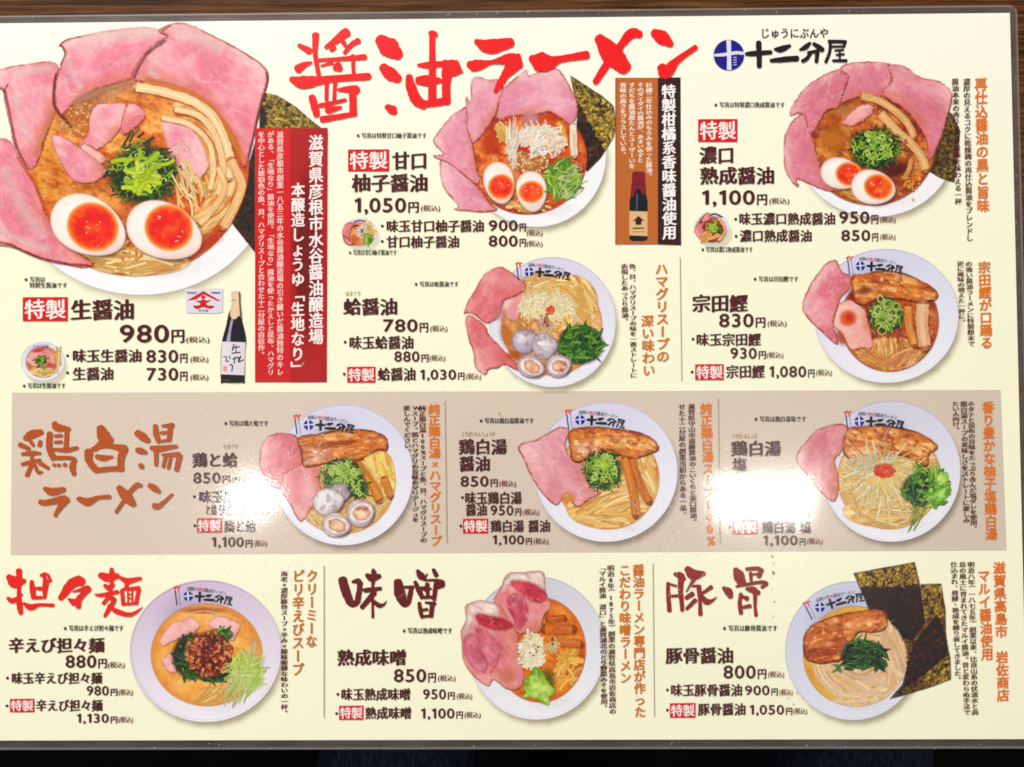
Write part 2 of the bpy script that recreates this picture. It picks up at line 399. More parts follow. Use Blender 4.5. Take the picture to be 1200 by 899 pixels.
    def build(s, parent, label=None):
        V = np.concatenate(s.V); XY = lay(V); Z = np.concatenate(s.Z)
        v3 = np.column_stack([XY, Z])
        me = bpy.data.meshes.new(s.name); me.from_pydata(v3.tolist(), [], s.F); me.materials.append(INK)
        at = me.color_attributes.new('Col', 'FLOAT_COLOR', 'POINT'); at.data.foreach_set('color', np.concatenate(s.C).astype(np.float32).ravel())
        g = me.attributes.new('grain', 'FLOAT', 'POINT'); g.data.foreach_set('value', np.concatenate(s.G).astype(np.float32))
        me.update()
        o = bpy.data.objects.new(s.name, me); COL.objects.link(o); o.parent = parent
        if label: o['label'] = label
        return o

# ------------------------------------------------------------------ lettering
def glyph(ch, res):
    k = (ch, res)
    if ch == '1' and k not in GB:        # upright with a flag, no foot
        P = np.array([(.20, 0), (.31, 0), (.31, .69), (.235, .69), (.06, .585), (.09, .50), (.20, .555)])
        GB[k] = (P, [(0, 1, 2, 3, 6), (3, 4, 5, 6)])
    if k not in GB:
        c = bpy.data.curves.new('glyph', 'FONT'); c.body = ch; c.size = 1; c.resolution_u = res
        o = bpy.data.objects.new('glyph', c); COL.objects.link(o)
        dg = bpy.context.evaluated_depsgraph_get(); dg.update(); ev = o.evaluated_get(dg); me = ev.to_mesh()
        P = np.array([v.co[:2] for v in me.vertices]).reshape(-1, 2); F = [tuple(p.vertices) for p in me.polygons]
        ev.to_mesh_clear(); bpy.data.objects.remove(o); bpy.data.curves.remove(c)
        GB[k] = (P, F)
    return GB[k]
def advance(ch):
    if ch == ' ': return .35
    if ch == '1': return .44
    if ch in ',.': return .24
    if ord(ch) < 256: return .55 if ch.isdigit() else .33 if ch in '()' else .6
    if ch in '・': return 1.0
    return 1.0
def put(A, ch, ox, oy, sx, sy, col, bold, shear, z, res, rot=False, mid=None, round_=0):
    P, F = glyph(ch, res)
    if not len(P): return
    Q = P.copy()
    if rot:
        Q = np.stack([.38 + .5 - .38 + (Q[:, 1] - .38), .38 - (Q[:, 0] - .5)], 1)
    Q[:, 1] += shear * (Q[:, 0] - .5)
    offs = [(0, 0)]
    bx, by = bold
    if bx: offs = [(-bx, 0), (bx, 0), (0, by), (0, -by)] if by else [(-bx, 0), (bx, 0)]
    for k, (dx, dy) in enumerate(offs):
        R = np.stack([ox + (Q[:, 0] + dx) * sx, oy - (Q[:, 1] + dy) * sy], 1)
        A.add(R, F, np.array([*ink(col), 1]), .03, np.full(len(R), z + k * 1.6e-7))
CJKB = (.038, .010); NUMB = (.020, .012); NONE = (0, 0)
ZT = 0.00026                       # text lies on the pictures
def text_h(A, t, x0, x1, yc, h, col, bold=None, shear=None, z=ZT, res=3):
    cjk = any(ord(c) > 256 and c != '円' for c in t)
    if bold is None: bold = CJKB if cjk else NUMB
    if shear is None: shear = .07 if cjk else 0
    num = all(c.isdigit() or c in ',.' for c in t)
    lo, hi = (-.01, .70) if num else (-.08, .84)
    x = 0; pos = []
    for c in t: pos.append(x); x += advance(c)
    ink_l, ink_r = .03, x - .04
    sx = (x1 - x0) / (ink_r - ink_l); sy = h / (hi - lo)
    for c, p in zip(t, pos):
        if c == ' ': continue
        put(A, c, x0 + (p - ink_l) * sx, yc + (hi + lo) / 2 * sy, sx, sy, col, bold, shear, z, res)
def text_v(A, t, xt, y0, xb, y1, size, col, bold=None, shear=.05, z=ZT, res=3):
    n = len(t); pitch = (y1 - y0) / n
    if bold is None: bold = CJKB
    for i, c in enumerate(t):
        if c == ' ': continue
        yc = y0 + (i + .5) * pitch; xc = xt + (xb - xt) * (i + .5) / n
        ey = pitch * 1.02 if pitch < size * 1.1 else size
        dx = dy = 0
        if c in '、。': dx, dy = .55, .5
        ex = size
        narrow = ord(c) < 256 and not c == ' '
        put(A, c, xc - (.27 if narrow else .5) * ex + dx * ex, yc + .38 * ey - dy * ey, ex, ey, col, bold, shear, z, res, rot=c in 'ー「」『』()（）〜')
BROWN = (80, 24, 12); NOTE = (48, 52, 30); RED = (205, 38, 38); ORANGE = (222, 122, 38); DESC = (92, 44, 34)
def single(name, fn, parent=menu, label=None):
    A = Art(name, Pic(ZT)); fn(A); return A.build(parent, label)
def dish_name(t, x0, x1, yc, h): single('dish_name', lambda A: text_h(A, t, x0, x1, yc, h, BROWN, bold=(.042, .012), res=4))
def note(t, x0, x1, yc, h=6.5): single('photo_note', lambda A: text_h(A, t, x0, x1, yc, h, NOTE, bold=(.03, .0), shear=0, res=2))
def reading(t, x0, x1, yc, h=6): single('reading_note', lambda A: text_h(A, t, x0, x1, yc, h, (176, 140, 112), bold=(.015, 0), shear=0, res=2))
def price_bits(A, n, x0, x1, yc, h, xe, t0, t1, ty):
    text_h(A, n, x0, x1, yc, h, BROWN, bold=(.020, .018), res=5)
    hy = h * .80
    text_h(A, '円', x1 + 1.5, xe, yc + h / 2 - hy / 2 + .6, hy, BROWN, bold=(.035, .015), shear=.03)
    text_h(A, '(税込)', t0, t1, ty, 7.2, (120, 62, 45), bold=(.02, 0), shear=0, res=2)
def price(*a): single('price', lambda A: price_bits(A, *a))
def side(t, bx, by, x0, x1, yc, h, pr=None, extra=None):
    def f(A):
        if bx: A.dot(bx, by, 1.7, 1.7, (50, 25, 18), n=10)
        text_h(A, t, x0, x1, yc, h, BROWN)
        if extra: text_h(A, *extra, BROWN)
        if pr: price_bits(A, *pr)
    single('side_dish_line', f)
def badge(x0, y0, x1, y1):
    def f(A): A.pic.z = ZT - 60 * ZS; A.fill([(x0, y0), (x1, y0 - .3), (x1, y1), (x0, y1)], RED, ce=(190, 30, 32), ew=.8, smooth=False, grain=.05)
    o = single('special_badge', f)
    w, h = x1 - x0, y1 - y0
    single('badge_lettering', lambda A: text_h(A, '特製', x0 + w * .05, x1 - w * .05, (y0 + y1) / 2, h * .80, (250, 240, 235), bold=(.024, .012)), o)
def head(t, xt, y0, xb, y1, size, col=ORANGE): single('headline_column', lambda A: text_v(A, t, xt, y0, xb, y1, size, col, bold=(.036, .02)))
def desc(t, xt, y0, xb, y1, size=8.6, col=DESC): single('description_column', lambda A: text_v(A, t, xt, y0, xb, y1, size, col, bold=(.034, .0), res=2))
def divider(x0, y0, x1, y1):
    def f(A): A.fill([(x0 - .6, y0), (x0 + .5, y0), (x1 + .5, y1), (x1 - .6, y1)], (176, 160, 140), smooth=False)
    single('divider_line', f)
# ------------------------------------------------------------------ paper and colour fields
def paper():
    A = Art('paper_sheet', Pic(-.00006))
    # the sheet itself, in metres
    v = [(X0, Y0, 0), (X1, Y0, 0), (X1, Y1, 0), (X0, Y1, 0)]
    nx, ny = 24, 16
    V = [(X0 + (X1 - X0) * i / nx, Y0 + (Y1 - Y0) * j / ny, -.00004) for j in range(ny + 1) for i in range(nx + 1)]
    F = [(j * (nx + 1) + i, j * (nx + 1) + i + 1, (j + 1) * (nx + 1) + i + 1, (j + 1) * (nx + 1) + i) for j in range(ny) for i in range(nx)]
    k = len(V); V += [(p[0], p[1], -.0009) for p in v]; F.append((k + 3, k + 2, k + 1, k))
    o = mesh_obj('paper_sheet', V, F, INK, menu)
    me = o.data; at = me.color_attributes.new('Col', 'FLOAT_COLOR', 'POINT')
    c = []
    for p in V:
        t = min(1, max(0, (Y1 - p[1]) / .10)); a = np.array(ink((252, 250, 236))); b_ = np.array(ink((252, 249, 221)))
        c += [*(a * (1 - t) + b_ * t), 1]
    at.data.foreach_set('color', c); g = me.attributes.new('grain', 'FLOAT', 'POINT'); g.data.foreach_set('value', [.02] * len(V))
paper()
def band(A):
    A.pic.z = -.00002
    A.fill([(14, 460.3), (1172.8, 457), (1179.8, 645.3), (12.5, 651)], (206, 191, 172), smooth=False, grain=.05, grad=(198, 184, 166), )
def band(A):
    A.pic.z = -.00002
    A.fill([(14, 460.3), (1172.8, 457), (1179.8, 645.3), (12.5, 651)], (220, 203, 188), smooth=False, grain=.05, grad=((214, 199, 182), 1, .1))
single('section_band', band)

# ------------------------------------------------------------------ brush titles
def title(strokes, frame, col, name='section_title', parent=menu, z=ZT + 1e-5, label=None):
    A = Art(name, Pic(z), frame, 7); A.brush(strokes, col, scale=1.2); return A.build(parent, label)
def shift(st, dx, dy, k=1.0): return [[(x * k + dx, y * k + dy, w * k) for x, y, w in s] for s in st]
T_SHO = [[(95,155,18),(150,185,32)],[(90,282,40),(120,262,28),(160,248,12)],[(185,98,30),(182,200,22),(200,310,20)],
 [(350,85,42),(290,130,30),(240,165,18)],[(280,165,28),(270,180,20)],[(330,130,22),(350,165,14)],[(415,130,26),(380,150,22),(340,195,16)],
 [(205,235,16),(320,228,18),(450,218,26)],[(385,210,18),(390,310,16)],[(302,270,44),(316,282,28)],[(215,265,10),(275,250,14)],
 [(55,338,26),(120,355,55),(250,338,32),(470,322,32)],[(245,350,18),(243,450,16)],[(290,350,18),(285,450,16)],
 [(165,435,30),(180,490,34),(190,530,28)],[(310,395,16),(390,392,36),(405,400,36)],[(384,400,30),(388,520,32)],
 [(210,480,20),(345,450,16)],[(250,505,32),(320,490,14)],[(220,555,28),(280,545,26),(400,525,20)]]
T_YU = [[(535,125,50),(580,165,84),(630,205,48)],[(550,275,40),(590,310,56),(630,335,38)],[(572,487,26),(600,505,40),(612,518,24)],
 [(818,95,42),(815,130,26),(815,460,36)],[(740,262,14),(790,262,28),(870,255,24)],[(880,250,30),(930,280,75),(978,300,8)],
 [(898,270,50),(890,360,38),(892,460,36)],[(690,325,30),(700,380,42),(730,450,46),(770,478,38)],[(750,475,28),(850,462,32),(890,450,28)],[(740,345,36),(800,345,48),(855,345,22)]]
K = 4.615 / 4.2857
T_RAMEN = [[(-8,125,22),(60,150,58),(165,130,38)],[(-42,240,30),(-10,245,48),(70,228,18),(150,215,48),(185,225,70)],[(188,230,66),(140,290,36),(110,340,28),(88,375,16)],
 [(270,210,30),(310,225,78),(360,230,60),(420,212,28),(545,192,34)],[(610,110,42),(670,185,85),(735,255,58)],[(812,88,30),(770,85,42),(720,140,30),(650,235,32),(590,328,24)],
 [(885,82,34),(925,105,56),(968,138,26)],[(922,255,38),(945,278,54),(1000,220,28),(1092,154,22)],[(950,280,38),(945,303,18)]]
def main_title():
    A = Art('main_title', Pic(ZT + 1e-5), (330, 20, 4.615), 7); A.brush(T_SHO + T_YU, (226, 30, 30), scale=1.28)
    A.fr = (560, 20, 4.2857); A.u = 4.2857; A.brush(T_RAMEN, (228, 34, 32), scale=1.26); A.build(menu, 'big red brush-written title across the top')
main_title()
T_KEI = [[(210,90,32),(150,105,48),(110,130,30)],[(75,170,26),(130,195,24)],[(140,145,20),(160,175,18)],[(205,150,22),(200,175,24)],
 [(90,230,18),(150,225,28),(205,225,14)],[(90,295,20),(150,280,22),(205,265,12)],[(150,225,20),(150,290,22),(120,365,24)],[(165,290,16),(190,345,20),(215,345,14)],[(200,285,26),(255,320,20)],
 [(295,35,30),(315,60,44),(390,70,20)],[(265,100,32),(262,190,34),(290,255,36)],[(375,80,26),(370,190,26)],[(300,115,18),(340,112,18)],[(300,155,18),(340,152,18)],
 [(290,200,16),(370,205,26),(440,190,20)],[(290,255,24),(400,255,22),(425,270,26)],[(425,265,24),(410,310,34),(420,358,26)],[(290,298,18),(298,301,18)],[(320,300,19),(328,302,18)],[(358,298,22),(366,300,20)],
 [(590,65,44),(615,120,72),(655,142,36)],[(610,150,40),(550,200,26)],[(515,215,46),(515,270,38),(560,330,36)],[(540,195,20),(640,178,24),(745,198,44)],[(742,200,40),(720,260,38),(722,328,32)],[(560,335,28),(640,325,28),(730,322,28)],[(565,245,24),(610,255,32),(665,247,14)],
 [(825,95,36),(860,120,44),(895,145,28)],[(825,205,28),(850,210,34),(880,220,20)],[(845,300,26),(855,312,26)],
 [(940,50,26),(945,100,30),(960,150,24)],[(985,50,14),(1050,45,26)],[(1037,55,26),(1028,140,26)],[(975,95,16),(1030,90,18)],[(970,148,14),(1030,140,16)],
 [(915,190,24),(960,195,34),(1075,180,18)],[(945,200,26),(945,300,20)],[(985,235,14),(1090,232,28)],[(1095,240,30),(1075,330,26)],[(1005,245,18),(990,310,18)],[(1040,245,18),(1022,320,18)],
 [(235,450,24),(280,470,42),(355,455,26)],[(205,535,26),(240,540,30),(360,515,40)],[(370,520,42),(330,570,28),(300,623,18)],
 [(450,515,26),(510,535,42),(570,508,22),(648,502,22)],[(708,445,32),(755,500,58),(800,550,32)],[(848,430,20),(820,430,28),(770,480,22),(690,600,18)],
 [(905,430,28),(935,448,36),(965,470,20)],[(935,560,34),(965,560,26),(1050,485,12)]]
title(T_KEI, (10, 490, 5.4545), (176, 88, 40), label='copper brown brush title on the taupe band')
T_TAN = [[(150,125,42),(152,200,34),(150,300,26),(155,400,40),(165,458,28)],[(70,172,38),(120,215,84),(190,205,34)],[(65,340,24),(105,360,36),(175,310,14)],
 [(250,210,28),(255,270,36),(265,335,34)],[(325,160,24),(360,165,44),(395,205,24)],[(367,180,48),(355,260,36),(350,338,22)],[(280,262,18),(320,265,30)],[(265,335,26),(325,335,24)],[(190,380,20),(240,410,44),(310,392,24),(418,395,24)],
 [(622,200,66),(560,230,68),(505,300,50),(475,340,36)],[(580,190,30),(635,205,54),(638,230,36)],[(570,290,10),(690,262,40),(650,310,40),(612,360,44),(615,408,34)],[(535,345,12),(580,372,50)],
 [(875,110,24),(875,150,36),(875,215,24)],[(788,160,42),(850,180,56),(918,165,38)],[(820,240,24),(855,258,40),(890,235,20)],[(875,210,22),(860,300,20)],[(750,313,16),(800,315,26),(920,290,28)],
 [(870,310,26),(810,380,26)],[(860,345,18),(895,350,28),(850,430,30),(820,480,20)],[(850,400,22),(920,445,36),(1010,468,30),(1070,445,20),(1115,408,5)],
 [(945,180,24),(1000,205,40),(1100,185,24)],[(1000,210,30),(985,255,22)],[(955,280,26),(965,388,26)],[(960,270,18),(1085,262,32)],[(1087,270,26),(1065,380,28)],[(965,388,18),(1065,380,18)],[(1000,285,11),(1003,375,11)],[(1035,282,11),(1035,375,11)],[(1005,310,10),(1035,308,10)],[(1005,340,10),(1035,338,10)]]
title(T_TAN, (0, 650, 6.667), (222, 52, 28), label='vermilion brush title at the lower left')
T_MISO = [[(162,222,68),(185,310,70),(225,410,58),(255,440,46)],[(255,440,40),(290,410,44),(310,300,40),(312,250,42)],[(250,238,22),(300,232,40),(333,255,18)],
 [(430,130,22),(435,170,40),(425,300,18),(425,420,20),(428,550,20)],[(375,180,32),(420,205,56),(485,188,36)],[(340,305,16),(370,312,36),(495,297,28)],[(440,335,42),(385,400,40),(332,462,36)],[(425,400,24),(480,445,36),(520,440,22),(550,405,4)],
 [(647,240,62),(665,340,80),(700,425,58),(740,420,36),(755,350,38),(765,295,32)],[(700,285,20),(780,285,28)],[(822,142,28),(850,185,56),(885,215,30)],[(905,170,12),(880,210,16)],[(960,132,28),(985,180,38)],
 [(800,240,28),(830,310,40),(860,370,34)],[(885,225,16),(980,225,24),(1030,255,58),(985,290,26)],[(990,230,38),(975,310,36),(965,392,32)],[(850,375,26),(960,372,24)],[(905,260,34),(910,370,26)],[(850,290,20),(900,300,44),(940,298,12)],
 [(835,425,28),(845,490,32),(860,548,28)],[(890,420,16),(970,430,32)],[(950,430,34),(940,540,34)],[(865,485,20),(905,480,24)],[(855,545,24),(950,535,20)]]
title(T_MISO, (380, 650, 7.5), (104, 20, 10), label='dark maroon brush title at the bottom centre')
T_TON = [[(95,250,26),(98,350,34),(108,492,34)],[(100,255,16),(165,275,20)],[(155,170,26),(205,185,54),(243,215,22)],[(215,200,48),(205,300,40),(215,420,34),(220,488,30)],[(120,365,18),(200,360,26)],
 [(265,125,48),(320,175,78),(410,165,34)],[(330,200,38),(290,270,22),(255,325,10)],[(310,275,18),(365,275,22)],[(255,380,32),(310,345,40)],[(260,475,26),(335,400,34)],[(365,280,38),(375,400,28),(380,523,34)],[(475,285,34),(410,330,24),(375,345,18)],[(385,350,20),(430,410,46),(480,405,26),(525,370,4)],
 [(690,132,42),(715,180,80),(745,250,66)],[(785,125,26),(880,122,30),(920,140,34)],[(915,140,30),(895,193,34)],[(820,160,26),(825,225,24)],[(825,175,14),(890,168,20)],
 [(695,280,16),(780,262,24),(920,240,26),(960,255,28),(920,285,26)],[(582,292,28),(625,325,60),(645,368,40)],[(785,300,24),(840,310,50),(890,335,36)],[(860,330,34),(860,450,24),(868,533,28)],[(735,345,28),(725,430,32),(735,513,32)],[(745,365,18),(790,385,38)],[(735,465,20),(815,450,32)]]
title(T_TON, (770, 650, 7.5), (140, 36, 20), label='brick red brush title at the lower right')
T_SHOP = [[(345,275,24),(400,272,34),(525,262,26)],[(435,192,34),(438,280,34),(440,366,32)],[(555,240,18),(600,240,40),(665,215,22)],[(527,325,24),(600,318,34),(718,308,36)],
 [(815,195,18),(780,225,32),(740,245,14)],[(842,200,22),(880,225,32),(905,245,32)],[(800,265,18),(870,255,24)],[(870,260,26),(862,333,24)],[(820,268,22),(790,310,26),(760,328,24)],
 [(955,182,22),(1078,185,22)],[(1074,188,20),(1065,222,18)],[(965,222,14),(1065,219,14)],[(965,188,20),(960,260,20),(932,335,20)],[(1000,250,13),(1060,245,14)],[(1010,282,13),(1065,277,14)],[(1035,245,13),(1035,320,13)],[(985,325,17),(1083,325,20)]]
def emblem(A, cx, cy, r):
    A.fill(ellipse(cx, cy, r, r, 0, 40), (30, 34, 128), ce=(24, 26, 96), ew=.6 / 1, smooth=False, grain=.04)
    q = r / 112
    A.stroke([(cx - 2 * q, cy - 108 * q, 34 * q), (cx + 1 * q, cy, 30 * q), (cx + 2 * q, cy + 110 * q, 34 * q)], None, (225, 225, 238), caps=False, sub=4)
    A.stroke([(cx - 108 * q, cy + 2 * q, 18 * q), (cx - 40 * q, cy - 2 * q, 24 * q), (cx + 50 * q, cy - 16 * q, 24 * q), (cx + 110 * q, cy - 12 * q, 22 * q)], None, (225, 225, 238), caps=False, sub=4)
    for k in range(4): A.stroke([(cx + 34 * q, cy + (18 + 18 * k) * q, 7 * q), (cx + 54 * q, cy + (18 + 18 * k) * q, 7 * q)], None, (190, 190, 220))
def shop_logo():
    A = Art('shop_logo', Pic(ZT), (820, 20, 6.316), 3); emblem(A, 215, 283, 113); o = A.build(menu, 'round navy emblem with a white cross')
    title(T_SHOP, (820, 20, 6.316), (34, 32, 34), 'logo_lettering', o)
    single('logo_reading', lambda A: text_h(A, 'じゅうにぶんや', 891, 970.5, 39, 12, (52, 50, 48), bold=(.02, .0), shear=.12), o)
shop_logo()

# ------------------------------------------------------------------ panels
def red_panel():
    A = Art('story_panel', Pic(ZT - 100 * ZS)); A.rect(299, 150.5, 341, 448, (206, 30, 36), grain=.04, grad=((196, 30, 34), 0, 1)); o = A.build(menu, 'bright red panel with white columns of writing')
    A = Art('dark_stripe', Pic(ZT - 90 * ZS))
    A.fill([(340, 150.3), (384, 150), (383, 448), (340, 448.2)], (168, 20, 26), smooth=False, grain=.05, grad=((172, 28, 26), 0, 1))
    A.pic.z = ZT - 80 * ZS; A.blob(361, 300, 21, 120, (120, 8, 16), a=.85, hard=.3); A.build(o)
    wh = (250, 240, 236)
    def f(A):
        text_v(A, '滋賀県彦根市水谷醤油醸造場', 370.5, 158, 370.5, 404, 17.5, wh, bold=(.03, .018)); text_v(A, '本醸造しょうゆ「生地なり」', 349.5, 214, 349, 441, 16.5, wh, bold=(.03, .018))
    single('panel_headline', f, o)
    def f(A):
        for t, x, y1 in (('滋賀県彦根市創業一八五三年の水谷醤油醸造場の引き継いだ醤油独特のキレ', 328.5, 440), ('がある、「生地なり」醤油を使用。「生地なり」醤油を使ったかえしと昆布、ハマグリ', 317.5, 440), ('を中心とした琥珀色の魚、貝、ハマグリスープと合わせた十二分屋の自信作。', 306.5, 419)):
            text_v(A, t, x, 154, x, y1, 8.3, (248, 226, 220), bold=(.02, .0), res=2)
    single('panel_story', f, o)
red_panel()
def brown_panel():
    A = Art('citrus_panel', Pic(ZT - 100 * ZS)); A.rect(721, 91.5, 772, 286.5, (186, 108, 58), grain=.05, edge=(120, 62, 34)); o = A.build(menu, 'orange brown panel with a small bottle')
    A = Art('dark_stripe', Pic(ZT - 90 * ZS)); A.fill([(771, 91.4), (797.3, 91), (798, 287.5), (771, 286.6)], (62, 14, 10), smooth=False, grain=.05); A.build(o)
    single('panel_headline', lambda A: text_v(A, '特製柑橘系香味醤油使用', 783.5, 99, 784.5, 281, 17, (250, 246, 240), bold=(.036, .022)), o)
    def f(A):
        for t, x, y1 in (('杉樽二年仕込みのもろみを使った醤油。', 760.5, 209), ('そのダイダイの醤油が、あまいゆずと', 750.5, 191), ('すだちを醤油屋たんとユーザーいを', 740.5, 198), ('香味の高さをプラスしている。', 730.2, 184)):
            text_v(A, t, x, 97, x, y1, 8, (250, 236, 222), bold=(.025, .01), res=2)
    single('panel_story', f, o)
    F = (715, 85, 4.28)
    A = Art('sauce_bottle', Pic(ZT - 60 * ZS), F, 5)
    A.fill([(110, 560), (178, 560), (180, 610), (188, 650), (188, 835), (175, 847), (108, 847), (96, 835), (97, 650), (105, 610)], (34, 24, 44), ce=(18, 10, 16), ew=1.2, smooth=False)
    A.stroke([(135, 610), (133, 690)], 1.6, (150, 140, 190), ae=0, a=.7)
    A.fill([(112, 503), (140, 498), (172, 503), (175, 540), (180, 600), (168, 618), (140, 580), (118, 622), (102, 610), (110, 545)], (130, 36, 52), ce=(84, 16, 30), ew=1.2, sub=3)
    A.stroke([(108, 562), (176, 560)], 1, (84, 16, 30))
    A.fill([(95, 695), (188, 698), (188, 822), (95, 818)], (222, 184, 136), ce=(196, 150, 104), ew=1.5, smooth=False)
    A.fill([(110, 748), (142, 720), (174, 748), (158, 744), (156, 765), (128, 765), (126, 744)], (70, 30, 26), smooth=False)
    A.stroke([(115, 782), (168, 782)], 1.6, (84, 40, 34)); A.stroke([(110, 800), (175, 800)], .7, (140, 90, 60))
    A.build(o)
brown_panel()
def trade_mark():
    A = Art('trade_mark', Pic(ZT - 100 * ZS), (210, 330, 7.19), 2)
    A.fill([(52, 62), (370, 58), (366, 262), (290, 270), (60, 265)], (226, 220, 232), smooth=False, grain=.08); o = A.build(menu, 'small pale tag with a red roof mark')
    A = Art('red_mark', Pic(ZT - 80 * ZS), (210, 330, 7.19), 2); r = (200, 34, 36)
    A.fill([(68, 160), (205, 80), (352, 165), (330, 168), (205, 108), (150, 150), (98, 160)], r, smooth=False)
    A.fill(ellipse(205, 132, 19, 17), r, smooth=False); A.stroke([(150, 165, 10), (180, 172, 22), (205, 165, 30), (232, 172, 22), (262, 160, 10)], None, r)
    A.fill([(185, 165), (225, 165), (238, 200), (298, 205), (270, 232), (205, 218), (150, 235), (118, 205), (172, 200)], r, sub=3); A.build(o)
    def f(A):
        text_h(A, 'TRADE', 219, 231, 343.3, 3.4, (44, 40, 96), bold=(.05, .02), res=2); text_h(A, 'MARK', 248, 258.5, 343.3, 3.4, (44, 40, 96), bold=(.05, .02), res=2); text_h(A, 'ヤマホ', 233, 244.5, 364.4, 4, (40, 30, 50), bold=(.05, .02), res=2)
    single('mark_lettering', f, o)
trade_mark()
def big_bottle():
    F = (210, 330, 7.19)
    A = Art('sauce_bottle', Pic(ZT - 100 * ZS), F, 5)
    A.blob(470, 845, 130, 22, (150, 140, 100), a=.5)
    A.fill([(432, 240), (520, 240), (532, 330), (556, 430), (566, 510), (558, 600), (552, 840), (530, 852), (375, 852), (352, 840), (352, 600), (362, 500), (395, 380)], (22, 12, 14), ce=(6, 2, 4), ew=1.5, sub=3)
    A.fill([(440, 310), (462, 300), (440, 420), (430, 520), (395, 520), (415, 420)], (176, 168, 196), ce=(90, 80, 100), ew=1.0, sub=3)
    A.fill([(440, 95), (480, 84), (518, 92), (518, 170), (526, 250), (528, 312), (505, 290), (470, 320), (430, 290), (440, 215), (448, 165)], (232, 206, 172), ce=(206, 168, 130), ew=1.4, sub=3)
    A.stroke([(508, 95), (512, 170), (520, 300)], 2.4, (60, 20, 22), ae=.0)
    A.stroke([(436, 160), (480, 158)], .8, (140, 100, 70), a=.7)
    A.fill([(358, 505), (562, 512), (552, 790), (352, 782)], (224, 214, 222), ce=(196, 180, 194), ew=1.0, smooth=False, grad=((236, 226, 232), -1, 0))
    A.fill([(352, 785), (552, 792), (552, 838), (530, 852), (375, 852), (352, 838)], (20, 8, 8), smooth=False); A.stroke([(380, 830), (430, 832)], .9, (150, 130, 130), ae=0)
    for s in ([(462, 530, 10), (450, 580, 12)], [(450, 560, 9), (510, 550, 11)], [(480, 535, 9), (480, 600, 10)], [(445, 605, 11), (515, 597, 11)], [(450, 655, 10), (500, 640, 12), (500, 680, 9)], [(520, 630, 12), (505, 675, 12), (545, 660, 10)], [(470, 635, 8), (465, 690, 10)], [(372, 635, 9), (400, 632, 10)], [(405, 640, 9), (395, 670, 10), (420, 672, 9)], [(430, 700, 12), (450, 710, 12), (445, 760, 9)], [(425, 625, 9), (432, 650, 9)]):
        A.stroke(s, None, (26, 14, 20), rough=.1)
    A.fill([(372, 712), (405, 712), (405, 758), (372, 758)], (228, 160, 160), smooth=False); A.build(menu, 'tall dark soy sauce bottle with a white label')
big_bottle()
